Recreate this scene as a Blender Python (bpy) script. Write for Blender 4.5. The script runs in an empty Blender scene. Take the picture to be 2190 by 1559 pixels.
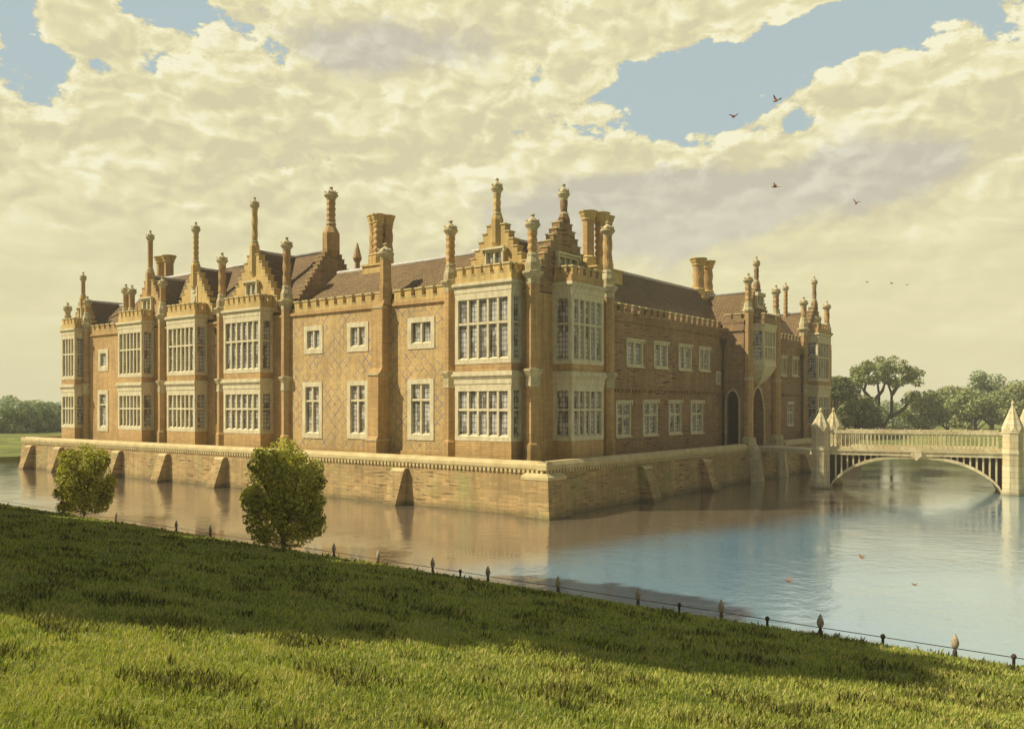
import bpy, bmesh, math, random
import numpy as np
from mathutils import Vector, Matrix
R = math.radians
random.seed(7); rng = np.random.default_rng(7)
S = bpy.context.scene
C = S.collection

# ------------------------------------------------------------------ camera
CAM = (24.18, -34.38, 5.49)
DIR = (-.6074, .7944)
cd = bpy.data.cameras.new('camera'); cam = bpy.data.objects.new('camera', cd); C.objects.link(cam)
cam.location = CAM
cam.rotation_euler = (R(90), 0, math.atan2(DIR[1], DIR[0]) - R(90))
cd.sensor_width = 36; cd.lens = 36 * 1836 / 2190
cd.shift_y = 88.5 / 2190
cd.clip_end = 4000
S.camera = cam
S.render.resolution_x = 1024; S.render.resolution_y = 728
S.view_settings.view_transform = 'Standard'; S.view_settings.look = 'None'
S.view_settings.exposure = 0.25; S.view_settings.gamma = 1

# ------------------------------------------------------------------ light
SUN_T = Vector((.75, .66, -1.0)).normalized()          # direction the light travels
sl = bpy.data.lights.new('sun', 'SUN'); sun = bpy.data.objects.new('sun', sl); C.objects.link(sun)
sl.energy = 5.0; sl.angle = R(.5); sl.color = (1, .90, .70)
sun.rotation_euler = SUN_T.to_track_quat('-Z', 'Y').to_euler(); sun.location = (-40, -60, 60)
W = bpy.data.worlds.new('World'); S.world = W; W.use_nodes = True


class NT:
    """small node helper"""
    def __init__(s, tree):
        s.t = tree; s.n = tree.nodes; s.l = tree.links
        for x in list(s.n): s.n.remove(x)

    def new(s, typ, **kw):
        nd = s.n.new(typ)
        for k, v in kw.items(): setattr(nd, k, v)
        return nd

    def put(s, sock, v):
        if isinstance(v, bpy.types.NodeSocket): s.l.new(v, sock)
        elif v is not None:
            if sock.type == 'RGBA' and len(v) == 3: v = (*v, 1)
            sock.default_value = v

    def m(s, op, a, b=None, c=None, clamp=False):
        nd = s.new('ShaderNodeMath', operation=op, use_clamp=clamp)
        s.put(nd.inputs[0], a)
        if b is not None: s.put(nd.inputs[1], b)
        if c is not None: s.put(nd.inputs[2], c)
        return nd.outputs[0]

    def mix(s, f, a, b, mode='MIX'):
        nd = s.new('ShaderNodeMix', data_type='RGBA', blend_type=mode)
        s.put(nd.inputs[0], f); s.put(nd.inputs[6], a); s.put(nd.inputs[7], b)
        return nd.outputs[2]

    def noise(s, vec, scale, detail=4, rough=.55, dist=0, col=False):
        nd = s.new('ShaderNodeTexNoise'); nd.inputs['Scale'].default_value = scale
        nd.inputs['Detail'].default_value = detail; nd.inputs['Roughness'].default_value = rough
        nd.inputs['Distortion'].default_value = dist
        if vec is not None: s.l.new(vec, nd.inputs['Vector'])
        return nd.outputs['Color' if col else 'Fac']

    def noise2(s, vec, scale, detail=4, rough=.55, dist=0, col=False):
        o = s.noise(vec, scale, detail, rough, dist, col); o.node.noise_dimensions = '2D'; return o

    def ramp(s, v, pts, interp='LINEAR'):
        nd = s.new('ShaderNodeValToRGB'); nd.color_ramp.interpolation = interp
        e = nd.color_ramp.elements
        while len(e) < len(pts): e.new(.5)
        for el, (p, c) in zip(e, pts):
            el.position = p; el.color = (*c, 1) if isinstance(c, (tuple, list)) else (c, c, c, 1)
        s.l.new(v, nd.inputs[0]); return nd.outputs[0]

    def step(s, v, a, b):
        nd = s.new('ShaderNodeMapRange', interpolation_type='SMOOTHSTEP')
        s.put(nd.inputs[0], v); nd.inputs[1].default_value = a; nd.inputs[2].default_value = b
        return nd.outputs[0]

    def comb(s, x, y, z):
        nd = s.new('ShaderNodeCombineXYZ')
        for i, v in enumerate((x, y, z)): s.put(nd.inputs[i], v)
        return nd.outputs[0]

    def sep(s, v):
        nd = s.new('ShaderNodeSeparateXYZ'); s.l.new(v, nd.inputs[0]); return nd.outputs


def build_sky():
    n = NT(W.node_tree)
    sky = n.new('ShaderNodeTexSky', sky_type='NISHITA'); sky.sun_disc = False
    el = math.asin(-SUN_T.z); sky.sun_elevation = el
    sky.sun_rotation = math.atan2(-SUN_T.x, -SUN_T.y)
    sky.air_density = 1.2; sky.dust_density = 1.5
    tc = n.new('ShaderNodeTexCoord'); x, y, z = n.sep(tc.outputs['Generated'])
    # compass bearing and height of each part of the sky, in degrees; bearing 0 = north-west over the house
    az = n.m('MULTIPLY', n.m('ARCTAN2', n.m('ADD', n.m('MULTIPLY', x, .7944), n.m('MULTIPLY', y, .6074)),
                             n.m('ADD', n.m('MULTIPLY', x, -.6074), n.m('MULTIPLY', y, .7944))), 57.2958)
    elv = n.m('MULTIPLY', n.m('ARCSINE', z), 57.2958)
    flat = n.comb(n.m('MULTIPLY', az, .1), n.m('MULTIPLY', elv, .17), 0)
    warp = n.noise2(flat, 2.2, 5, .6, col=True)
    wx, wy, _ = n.sep(warp)
    n1 = n.noise2(flat, 1.1, 7, .6)
    base = n.m('SUBTRACT', n1, .5)
    # openings of blue
    def hole(a, e, ra, re, k):
        da = n.m('DIVIDE', n.m('SUBTRACT', az, a), ra); de = n.m('DIVIDE', n.m('SUBTRACT', elv, e), re)
        r2 = n.m('ADD', n.m('MULTIPLY', da, da), n.m('MULTIPLY', de, de))
        return n.m('MULTIPLY', n.m('EXPONENT', n.m('MULTIPLY', r2, -1.)), k)
    tot = None
    for h in [(20, 22.4, 4.5, 1.5, .5), (28, 24.5, 4, 1.2, .5), (11.5, 19.0, 4.5, 2.6, .75), (17.5, 21.0, 5.2, 2.2, .72), (25.5, 22.0, 5.0, 2.8, .75), (8, 20.5, 2.4, 1.4, .35),
              (-29.5, 21.5, 2.2, 3.6, .6), (-22, 23.5, 4, 1.6, .5), (-21, 20.0, 3, .8, .3), (-27, 19.5, 3, .7, .25),
              (18.6, 17.5, 1.5, .7, .3), (27, 18.5, 1.5, .6, .3),
              (23, 19.7, 3.4, 1.9, -.55), (14.5, 24.5, 6, 2, -.5), (27, 21.3, 3.2, 2.2, -.35), (-27, 21.7, 2.2, 1.5, -.4)]:
        v = hole(*h); tot = v if tot is None else n.m('ADD', tot, v)
    zen = n.step(elv, 29, 46)  # clouds cleared overhead, out of view, to weaken the fill light
    rag = n.noise2(flat, 4.2, 7, .68)
    tot = n.m('ADD', tot, n.m('MULTIPLY', n.m('SUBTRACT', rag, .5), .75))
    blue_f = n.m('ADD', n.m('SUBTRACT', n.m('SUBTRACT', tot, .07), n.m('MULTIPLY', base, 1.0)), n.m('MULTIPLY', zen, .8))
    # billows: rounded heads piled on each other, lit from above left
    def billow(dx, dy):
        tot_ = None
        for k, (sc, wt) in enumerate(((1.5, .50), (3.4, .30), (7.6, .2))):
            vv = n.comb(n.m('ADD', n.m('ADD', n.m('MULTIPLY', az, .1), dx + k * 3.7), n.m('MULTIPLY', wx, .4)), n.m('ADD', n.m('ADD', n.m('MULTIPLY', elv, .17), dy), n.m('MULTIPLY', wy, .4)), 0)
            vo = n.new('ShaderNodeTexVoronoi', feature='SMOOTH_F1', voronoi_dimensions='2D'); vo.inputs['Scale'].default_value = sc; vo.inputs['Smoothness'].default_value = .07; n.l.new(vv, vo.inputs['Vector'])
            t_ = n.m('MULTIPLY', n.m('SUBTRACT', 1, vo.outputs['Distance']), wt); tot_ = t_ if tot_ is None else n.m('ADD', tot_, t_)
        return tot_
    b0 = billow(0, 0); b1 = billow(-.05, .10)
    relief = n.m('MULTIPLY', n.m('SUBTRACT', b0, b1), 2.5)
    blue_f = n.m('ADD', blue_f, n.m('MULTIPLY', n.m('SUBTRACT', .62, b0), .8))
    blue_f = n.m('SUBTRACT', blue_f, n.m('MULTIPLY', n.step(elv, 17.5, 11.5), .4))
    mask = n.m('SUBTRACT', 1, n.step(blue_f, .25, .33))
    fine = n.noise2(flat, 9, 6, .65)
    rim = n.m('MULTIPLY', n.m('SUBTRACT', 1, n.m('ABSOLUTE', n.m('DIVIDE', n.m('SUBTRACT', blue_f, .17), .12)), clamp=True), .42)
    tone = n.m('ADD', n.m('ADD', n.m('ADD', .42, relief), n.m('MULTIPLY', n.m('SUBTRACT', fine, .5), .22)), rim)
    tone = n.m('ADD', tone, n.m('MULTIPLY', n.m('SUBTRACT', n1, .5), .9))
    # softer lower down
    low = n.step(elv, 15.5, 8)
    streak = n.noise2(n.comb(n.m('MULTIPLY', az, .05), n.m('MULTIPLY', elv, .45), 3.), 1.6, 5, .55)
    tone = n.m('ADD', n.m('MULTIPLY', tone, n.m('SUBTRACT', 1, n.m('MULTIPLY', low, .75))), n.m('MULTIPLY', n.m('MULTIPLY', low, streak), .8))
    cream = n.ramp(tone, [(.12, (.70, .64, .41)), (.42, (.775, .715, .435)), (.66, (.86, .80, .49)), (.95, (.96, .92, .66))])
    grey = n.ramp(tone, [(.1, (.56, .53, .44)), (.9, (.70, .67, .55))])
    gm = None
    for h in [(7, 12.3, 7, 2.6, 1.3), (14, 13.0, 9, 2.0, 1.1), (24, 14.2, 6, 2.0, .9), (-10, 22.5, 8, 2.0, .95), (-2, 8, 9, 2.5, .6)]:
        v = hole(*h); gm = v if gm is None else n.m('ADD', gm, v)
    gmask = n.m('MULTIPLY', n.step(n.m('ADD', gm, n.m('ADD', n.m('MULTIPLY', base, 1.2), n.m('MULTIPLY', n.m('SUBTRACT', rag, .5), .9))), .28, .75), .85)
    cloud = n.mix(gmask, cream, grey)
    hor = n.step(elv, 11, 1)
    cloud = n.mix(n.m('MULTIPLY', hor, .7), cloud, (.86, .79, .45))
    # clear sky
    ns = n.new('ShaderNodeVectorMath', operation='SCALE'); n.l.new(sky.outputs[0], ns.inputs[0]); ns.inputs['Scale'].default_value = .08
    veil = n.step(elv, 55, 24)
    clear = n.mix(1., ns.outputs[0], n.mix(veil, (0, 0, 0), (.15, .17, .12)), 'ADD')
    clear = n.mix(n.m('MULTIPLY', veil, .85), clear, (.47, .58, .60))
    # unseen cloud behind the viewer, dimmed to cut fill light and deepen shade
    back = n.step(n.m('ABSOLUTE', az), 60, 110)
    cloud = n.mix(n.m('MULTIPLY', back, .8), cloud, (.14, .15, .16))
    final = n.mix(mask, clear, cloud)
    bg = n.new('ShaderNodeBackground'); n.l.new(final, bg.inputs[0]); bg.inputs[1].default_value = .83
    out = n.new('ShaderNodeOutputWorld'); n.l.new(bg.outputs[0], out.inputs[0])


build_sky()

# ------------------------------------------------------------------ materials
def mat(name):
    m = bpy.data.materials.new(name); m.use_nodes = True
    n = NT(m.node_tree); out = n.new('ShaderNodeOutputMaterial'); b = n.new('ShaderNodeBsdfPrincipled')
    n.l.new(b.outputs[0], out.inputs[0]); b.inputs['Specular IOR Level'].default_value = .25
    return m, n, b


def geo(n):
    tc = n.new('ShaderNodeTexCoord'); x, y, z = n.sep(tc.outputs['Object'])
    return tc.outputs['Object'], x, y, z


def bump(n, b, h, strength=.4, dist=.02):
    nd = n.new('ShaderNodeBump'); nd.inputs['Strength'].default_value = strength; nd.inputs['Distance'].default_value = dist
    n.l.new(h, nd.inputs['Height']); n.l.new(nd.outputs[0], b.inputs['Normal'])


def brick(name, c1, c2, mortar, diaper=False, dashes=0., stains=None, bw=.46, bh=.15):
    m, n, b = mat(name); P, x, y, z = geo(n)
    s = n.m('ADD', x, y); v = n.comb(s, z, 0)
    bt = n.new('ShaderNodeTexBrick'); n.l.new(v, bt.inputs['Vector'])
    n.put(bt.inputs['Color1'], c1); n.put(bt.inputs['Color2'], c2); n.put(bt.inputs['Mortar'], mortar)
    for k, q in (('Scale', 1), ('Mortar Size', .016), ('Brick Width', bw), ('Row Height', bh), ('Bias', 0.), ('Mortar Smooth', .3)):
        bt.inputs[k].default_value = q
    col = bt.outputs['Color']
    big = n.noise(P, .35, 6, .6)
    col = n.mix(.75, col, n.ramp(big, [(.3, .72), (.7, 1.22)]), 'MULTIPLY')
    col = n.mix(n.step(n.noise(P, 1.3, 5, .65), .5, .75), col, n.mix(.35, col, (.62, .36, .12)))
    if diaper:
        p = .5
        a = n.m('FRACT', n.m('DIVIDE', n.m('ADD', s, z), p * 1.4)); c = n.m('FRACT', n.m('DIVIDE', n.m('SUBTRACT', s, z), p * 1.4))
        la = n.m('LESS_THAN', n.m('ABSOLUTE', n.m('SUBTRACT', a, .5)), .085); lc = n.m('LESS_THAN', n.m('ABSOLUTE', n.m('SUBTRACT', c, .5)), .085)
        li = n.m('MAXIMUM', la, lc)
        brk = n.m('MULTIPLY', n.step(n.noise(P, 2.2, 4, .6), .38, .56), n.step(n.noise(P, .45, 3, .6), .32, .55))
        col = n.mix(n.m('MULTIPLY', n.m('MULTIPLY', li, brk), .85), col, (.27, .22, .22))
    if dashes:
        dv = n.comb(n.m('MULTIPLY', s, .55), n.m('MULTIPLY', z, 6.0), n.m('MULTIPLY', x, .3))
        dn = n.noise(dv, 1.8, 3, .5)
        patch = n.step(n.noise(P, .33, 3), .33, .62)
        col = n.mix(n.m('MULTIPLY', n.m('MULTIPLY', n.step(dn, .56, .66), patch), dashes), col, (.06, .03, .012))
    strk = n.noise(n.comb(n.m('MULTIPLY', s, 2.6), n.m('MULTIPLY', z, .22), 0), 1.6, 4, .6)
    col = n.mix(.8, col, n.ramp(strk, [(.3, .70), (.6, 1.08)]), 'MULTIPLY')
    if stains:
        st = n.step(n.noise(P, .5, 5, .6), .5, .7)
        col = n.mix(n.m('MULTIPLY', st, .55), col, stains)
        wet = n.step(n.m('ADD', z, n.m('MULTIPLY', n.noise(P, 1.2), .5)), .75, .2)
        col = n.mix(n.m('MULTIPLY', wet, .65), col, (.075, .07, .03))
    n.l.new(col, b.inputs['Base Color']); b.inputs['Roughness'].default_value = .9
    hgt = n.m('ADD', n.m('MULTIPLY', bt.outputs['Fac'], -1), n.m('MULTIPLY', n.noise(P, 9, 4), .8))
    bump(n, b, hgt, .6, .03)
    return m


def plain(name, c, c2=None, rough=.8, scale=3., bs=.3, metal=0, streak=False):
    m, n, b = mat(name); P, x, y, z = geo(n)
    v = n.comb(n.m('MULTIPLY', x, 3), n.m('MULTIPLY', y, 3), z) if streak else P
    f = n.step(n.noise(v, scale, 6, .65), .32, .68)
    n.l.new(n.mix(f, c, c2 or tuple(k * .72 for k in c)), b.inputs['Base Color'])
    b.inputs['Roughness'].default_value = rough; b.inputs['Metallic'].default_value = metal
    bump(n, b, n.noise(P, 14, 4), bs, .02)
    return m


def roof_mat():
    m, n, b = mat('roof tiles'); P, x, y, z = geo(n)
    v = n.comb(n.m('ADD', x, y), n.m('MULTIPLY', z, 1.35), 0)
    bt = n.new('ShaderNodeTexBrick'); n.l.new(v, bt.inputs['Vector'])
    n.put(bt.inputs['Color1'], (.20, .128, .056)); n.put(bt.inputs['Color2'], (.26, .17, .072)); n.put(bt.inputs['Mortar'], (.06, .038, .022))
    for k, q in (('Scale', 1), ('Mortar Size', .022), ('Brick Width', .26), ('Row Height', .19), ('Bias', 0.), ('Mortar Smooth', .6)):
        bt.inputs[k].default_value = q
    col = n.mix(.7, bt.outputs['Color'], n.ramp(n.noise(P, .6, 6, .65), [(.3, .68), (.7, 1.3)]), 'MULTIPLY')
    col = n.mix(n.m('MULTIPLY', n.step(n.noise(P, 1.7, 5, .7), .55, .75), .5), col, (.23, .19, .10))
    n.l.new(col, b.inputs['Base Color']); b.inputs['Roughness'].default_value = .85
    bump(n, b, n.m('ADD', n.m('MULTIPLY', bt.outputs['Fac'], -1.), n.m('MULTIPLY', n.noise(P, 6), .6)), .8, .05)
    return m


def glass_mat():
    m, n, b = mat('leaded glass'); P, x, y, z = geo(n)
    s = n.m('ADD', x, y); gx = n.m('DIVIDE', s, .20); gz = n.m('DIVIDE', z, .27)
    cell = n.comb(n.m('FLOOR', gx), n.m('FLOOR', gz), 0)
    wn = n.new('ShaderNodeTexWhiteNoise', noise_dimensions='3D'); n.l.new(cell, wn.inputs['Vector'])
    lx = n.m('LESS_THAN', n.m('FRACT', gx), .13); lz = n.m('LESS_THAN', n.m('FRACT', gz), .10)
    lead = n.m('MAXIMUM', lx, lz)
    # pale reflections painted into the colour of some panes
    pale_pane = n.step(n.m('ADD', n.m('MULTIPLY', wn.outputs['Value'], .2), n.m('MULTIPLY', n.noise(n.comb(n.m('MULTIPLY', s, 1.6), n.m('MULTIPLY', z, .5), 0), 1.3, 2), 1.)), .46, .62)
    col = n.mix(n.m('MULTIPLY', pale_pane, .8), (.19, .17, .14), (.62, .60, .52))
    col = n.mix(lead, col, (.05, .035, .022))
    n.l.new(col, b.inputs['Base Color'])
    b.inputs['Roughness'].default_value = .12; b.inputs['Specular IOR Level'].default_value = .5
    g = n.new('ShaderNodeNewGeometry'); off = n.new('ShaderNodeVectorMath', operation='SUBTRACT')
    n.l.new(wn.outputs['Color'], off.inputs[0]); off.inputs[1].default_value = (.5, .5, .5)
    sc = n.new('ShaderNodeVectorMath', operation='SCALE'); n.l.new(off.outputs[0], sc.inputs[0]); sc.inputs['Scale'].default_value = .22
    ad = n.new('ShaderNodeVectorMath', operation='ADD'); n.l.new(g.outputs['Normal'], ad.inputs[0]); n.l.new(sc.outputs[0], ad.inputs[1])
    nm = n.new('ShaderNodeVectorMath', operation='NORMALIZE'); n.l.new(ad.outputs[0], nm.inputs[0]); n.l.new(nm.outputs[0], b.inputs['Normal'])
    return m


def leaf_mat(name, cols, rough=.6, trans=.25, island=True):
    m, n, b = mat(name)
    g = n.new('ShaderNodeNewGeometry'); tc = n.new('ShaderNodeTexCoord')
    f = g.outputs['Random Per Island'] if island else n.noise(tc.outputs['Object'], 4)
    big = n.noise(tc.outputs['Object'], .9, 3)
    f2 = n.m('ADD', n.m('MULTIPLY', f, .7), n.m('MULTIPLY', n.m('SUBTRACT', big, .35), 1.))
    k = len(cols); col = n.ramp(f2, [((i + .3) / k, c) for i, c in enumerate(cols)])
    n.l.new(col, b.inputs['Base Color']); b.inputs['Roughness'].default_value = rough
    if trans:
        t = n.new('ShaderNodeBsdfTranslucent'); n.l.new(n.mix(1., col, (1.1, 1.25, .5), 'MULTIPLY'), t.inputs[0])
        mx = n.new('ShaderNodeMixShader'); mx.inputs[0].default_value = trans
        out = [q for q in n.n if q.type == 'OUTPUT_MATERIAL'][0]
        n.l.new(b.outputs[0], mx.inputs[1]); n.l.new(t.outputs[0], mx.inputs[2]); n.l.new(mx.outputs[0], out.inputs[0])
    return m


M = {}
M['wall'] = brick('diapered brick', (.62, .43, .165), (.53, .35, .13), (.52, .40, .19), diaper=True)
M['brick'] = brick('warm brick', (.57, .37, .145), (.48, .295, .115), (.44, .31, .14))
M['gable'] = brick('yellow brick', (.64, .455, .165), (.58, .40, .14), (.60, .46, .2))
M['wing'] = brick('weathered shaded brick', (.38, .245, .12), (.30, .185, .09), (.33, .23, .12), dashes=.9)  # base colour lowered so the right front looks deeper in shade; dashes are wear
M['moat'] = brick('moat wall brick', (.46, .315, .13), (.33, .225, .09), (.36, .27, .13), dashes=.85, stains=(.27, .29, .10), bw=.6, bh=.2)
M['stone'] = plain('cream stone', (.70, .63, .40), (.54, .46, .27), .85, 1.6, .3, streak=True)
M['stone2'] = plain('weathered stone', (.58, .50, .29), (.40, .33, .17), .9, 2.0, .5)
M['coping'] = plain('coping stone', (.60, .50, .25), (.47, .37, .17), .9, 1.2, .4)
M['bridge'] = brick('bridge stone', (.66, .58, .35), (.56, .48, .27), (.45, .37, .2), stains=(.46, .42, .21), bw=.95, bh=.36)
M['roof'] = roof_mat()
M['ridge'] = plain('ridge lead', (.55, .53, .47), (.42, .38, .32), .6, 3)
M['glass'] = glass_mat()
M['dark'] = plain('dark oak door', (.035, .018, .010), (.06, .03, .015), .7, 5, .4, streak=True)
M['iron'] = plain('dark iron', (.06, .035, .02), (.09, .05, .03), .6, 6)
M['bark'] = plain('bark', (.12, .075, .045), (.07, .045, .028), .95, 6, .8)
M['bird'] = plain('brown feathers', (.30, .13, .05), (.24, .10, .04), .8, 6)
M['post'] = plain('painted post', (.55, .47, .33), (.32, .22, .12), .7, 20)


# ------------------------------------------------------------------ mesh helpers
def tag(o, label=None, cat=None, group=None, kind=None):
    if label: o['label'] = label
    if cat: o['category'] = cat
    if group: o['group'] = group
    if kind: o['kind'] = kind
    return o


def empty(name, loc, rz=0):
    o = bpy.data.objects.new(name, None); C.objects.link(o); o.location = loc; o.rotation_euler.z = rz
    o.empty_display_size = .3; return o


class F:
    """a facade frame: s runs along the wall, o outwards, h up"""
    def __init__(s, ox, oy, sd, od): s.o = (ox, oy); s.s = sd; s.d = od
    def p(s, a, o, h): return (s.o[0] + s.s[0] * a + s.d[0] * o, s.o[1] + s.s[1] * a + s.d[1] * o, h)


class MB:
    def __init__(s): s.v = []; s.f = []; s.m = []; s.sm = []
    def add(s, vs, fs, mi=0, smooth=False):
        b = len(s.v); s.v += [tuple(v) for v in vs]
        for f in fs: s.f.append(tuple(b + i for i in f)); s.m.append(mi); s.sm.append(smooth)
    def box(s, fr, a0, a1, o0, o1, h0, h1, mi=0):
        P = [fr.p(a, o, h) for h in (h0, h1) for o in (o0, o1) for a in (a0, a1)]
        s.add(P, [(0, 1, 3, 2), (4, 6, 7, 5), (0, 4, 5, 1), (2, 3, 7, 6), (0, 2, 6, 4), (1, 5, 7, 3)], mi)
    def prism(s, fr, pts, a0, a1, mi=0):           # pts (o,h) outline swept along s
        k = len(pts); P = [fr.p(a0, o, h) for o, h in pts] + [fr.p(a1, o, h) for o, h in pts]
        s.add(P, [tuple(range(k)), tuple(range(2 * k - 1, k - 1, -1))] + [(i, (i + 1) % k, k + (i + 1) % k, k + i) for i in range(k)], mi)
    def slab(s, fr, pts, o0, o1, mi=0):            # pts (s,h) outline with thickness in o
        k = len(pts); P = [fr.p(a, o0, h) for a, h in pts] + [fr.p(a, o1, h) for a, h in pts]
        s.add(P, [tuple(range(k)), tuple(range(2 * k - 1, k - 1, -1))] + [(i, (i + 1) % k, k + (i + 1) % k, k + i) for i in range(k)], mi)
    def quad(s, a, b, c, d, mi=0): s.add([a, b, c, d], [(0, 1, 2, 3)], mi)
    def lathe(s, cx, cy, prof, n=8, mi=0, rot=.3927, smooth=False, twist=None, sy=1):
        vs = []
        for (r, z) in prof:
            for i in range(n):
                a = rot + 2 * math.pi * i / n
                rr = r * (1 + (twist[0] * math.cos(twist[1] * a + twist[2] * z) if twist else 0))
                vs.append((cx + rr * math.cos(a), cy + rr * math.sin(a) * sy, z))
        fs = []
        for j in range(len(prof) - 1):
            for i in range(n):
                fs.append((j * n + i, j * n + (i + 1) % n, (j + 1) * n + (i + 1) % n, (j + 1) * n + i))
        fs.append(tuple(range(n - 1, -1, -1))); fs.append(tuple((len(prof) - 1) * n + i for i in range(n)))
        s.add(vs, fs, mi, smooth)
    def tube(s, pts, rad, n=6, mi=0, smooth=True):
        vs = []; k = len(pts)
        for i, p in enumerate(pts):
            p = Vector(p); d = (Vector(pts[min(i + 1, k - 1)]) - Vector(pts[max(i - 1, 0)])).normalized()
            u = d.cross(Vector((0, 0, 1)) if abs(d.z) < .9 else Vector((1, 0, 0))).normalized(); w = d.cross(u)
            r = rad[i] if isinstance(rad, (list, tuple)) else rad
            for j in range(n):
                a = 2 * math.pi * j / n; vs.append(p + u * (r * math.cos(a)) + w * (r * math.sin(a)))
        fs = [(i * n + j, i * n + (j + 1) % n, (i + 1) * n + (j + 1) % n, (i + 1) * n + j) for i in range(k - 1) for j in range(n)]
        fs += [tuple(range(n - 1, -1, -1)), tuple((k - 1) * n + j for j in range(n))]
        s.add(vs, fs, mi, smooth)
    def build(s, name, mats, parent=None, loc=None):
        me = bpy.data.meshes.new(name)
        if loc: s.v = [(x - loc[0], y - loc[1], z - loc[2]) for x, y, z in s.v]
        me.from_pydata(s.v, [], s.f)
        if not isinstance(mats, (list, tuple)): mats = [mats]
        for m in mats: me.materials.append(m)
        me.polygons.foreach_set('material_index', s.m); me.polygons.foreach_set('use_smooth', s.sm)
        bm = bmesh.new(); bm.from_mesh(me); bmesh.ops.recalc_face_normals(bm, faces=bm.faces[:]); bm.to_mesh(me); bm.free()
        o = bpy.data.objects.new(name, me); C.objects.link(o)
        if parent: o.parent = parent
        if loc: o.location = loc
        return o


L = F(0, 2.0, (1, 0), (0, -1))          # left front of the house, wall plane Y = 2
Q = F(-2.2, 0, (0, 1), (1, 0))          # right front, wall plane X = -2.2
G0 = 2.45                               # terrace level

# ------------------------------------------------------------------ the house
house = empty('country_house', (-28, 24, G0))
tag(house, 'large moated brick house with stepped gables, stone bay windows, twisted chimneys and brown tiled roofs', 'country house')
HI = Matrix.Translation((-28, 24, G0)).inverted()


def H(mb, name, mats, parent=None):
    """mesh in world coordinates, as a part of the house (or sub-part of one of its parts)"""
    o = mb.build(name, mats)
    if parent is None:
        o.parent = house; o.matrix_parent_inverse = HI
    else:
        o.parent = parent
    return o


def panel(mb, fr, s0, s1, h0, h1, o, holes, depth=.3, mi=0):
    xs = sorted({s0, s1, *[q for h in holes for q in h[:2]]}); zs = sorted({h0, h1, *[q for h in holes for q in h[2:4]]})
    for a, b in zip(xs, xs[1:]):
        for c, d in zip(zs, zs[1:]):
            if any(h[0] <= a and b <= h[1] and h[2] <= c and d <= h[3] for h in holes): continue
            mb.quad(fr.p(a, o, c), fr.p(b, o, c), fr.p(b, o, d), fr.p(a, o, d), mi)
    for h in holes:
        a, b, c, d = h[:4]; i = o - depth
        if len(h) > 4:      # pointed arch
            pts = arch_pts(a, b, c, d); N = len(pts)
            mid = N // 2
            for k in range(mid):                     # left half, against the left edge
                mb.quad(fr.p(a, o, pts[k][1]), fr.p(*pts_o(pts[k], o)), fr.p(*pts_o(pts[k + 1], o)), fr.p(a, o, pts[k + 1][1]), mi)
            for k in range(mid, N - 1):
                mb.quad(fr.p(b, o, pts[k][1]), fr.p(*pts_o(pts[k], o)), fr.p(*pts_o(pts[k + 1], o)), fr.p(b, o, pts[k + 1][1]), mi)
            for k in range(N - 1):
                p, q = pts[k], pts[k + 1]
                mb.quad(fr.p(p[0], o, p[1]), fr.p(q[0], o, q[1]), fr.p(q[0], i, q[1]), fr.p(p[0], i, p[1]), mi)
        else:
            ring = [(a, c), (b, c), (b, d), (a, d)]
            for k in range(4):
                p, q = ring[k], ring[(k + 1) % 4]
                mb.quad(fr.p(p[0], o, p[1]), fr.p(q[0], o, q[1]), fr.p(q[0], i, q[1]), fr.p(p[0], i, p[1]), mi)


def pts_o(p, o): return (p[0], o, p[1])


def arch_pts(a, b, c, d):
    w = b - a; sp = d - w * 1.05; out = [(a, c), (a, sp)]
    for k in range(1, 9):
        t = k / 8; out.append((a + w / 2 * (1 - math.cos(t * math.pi / 2)) ** .9, sp + (d - sp) * math.sin(t * math.pi / 2) ** .85))
    out += [(2 * ((a + b) / 2) - p[0], p[1]) for p in reversed(out[:-1])]
    return out


def window(fr, s0, s1, h0, h1, o=0., cols=2, tr=None, parent=None, sur=.17, hood=False, mul=.11, name='window', proud=.05, arms=False):
    """stone surround, mullions and transom; leaded glass set back inside"""
    f = MB(); i0, i1, j0, j1 = s0 + sur, s1 - sur, h0 + sur, h1 - sur
    f.box(fr, s0, s1, o - .18, o + proud, j1, h1); f.box(fr, s0, s1, o - .18, o + proud, h0, j0)
    f.box(fr, s0, i0, o - .18, o + proud - .003, j0, j1); f.box(fr, i1, s1, o - .18, o + proud - .003, j0, j1)
    if hood:
        f.box(fr, s0 - .12, s1 + .12, o - .1, o + .14, h1 + .002, h1 + .12); f.box(fr, s0 - .08, s1 + .08, o - .1, o + .12, h0 - .1, h0 - .002)
        f.box(fr, s0 - .12, s0 - .03, o - .1, o + .12, h1 - .16, h1); f.box(fr, s1 + .03, s1 + .12, o - .1, o + .12, h1 - .16, h1)
    else:
        f.prism(fr, [(o - .15, j0 - .002), (o + proud + .01, j0 - .002), (o - .12, j0 + .12)], i0, i1)   # sloped inner sill
    for k in range(1, cols):
        c = i0 + (i1 - i0) * k / cols; f.box(fr, c - mul / 2, c + mul / 2, o - .17, o - .01, j0, j1)
    if tr: f.box(fr, i0, i1, o - .17, o - .006, tr - mul / 2, tr + mul / 2)
    w = H(f, name, M['stone'], parent)
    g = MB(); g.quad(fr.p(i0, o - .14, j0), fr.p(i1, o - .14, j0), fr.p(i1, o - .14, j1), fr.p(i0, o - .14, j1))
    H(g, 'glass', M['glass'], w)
    return w


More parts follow.
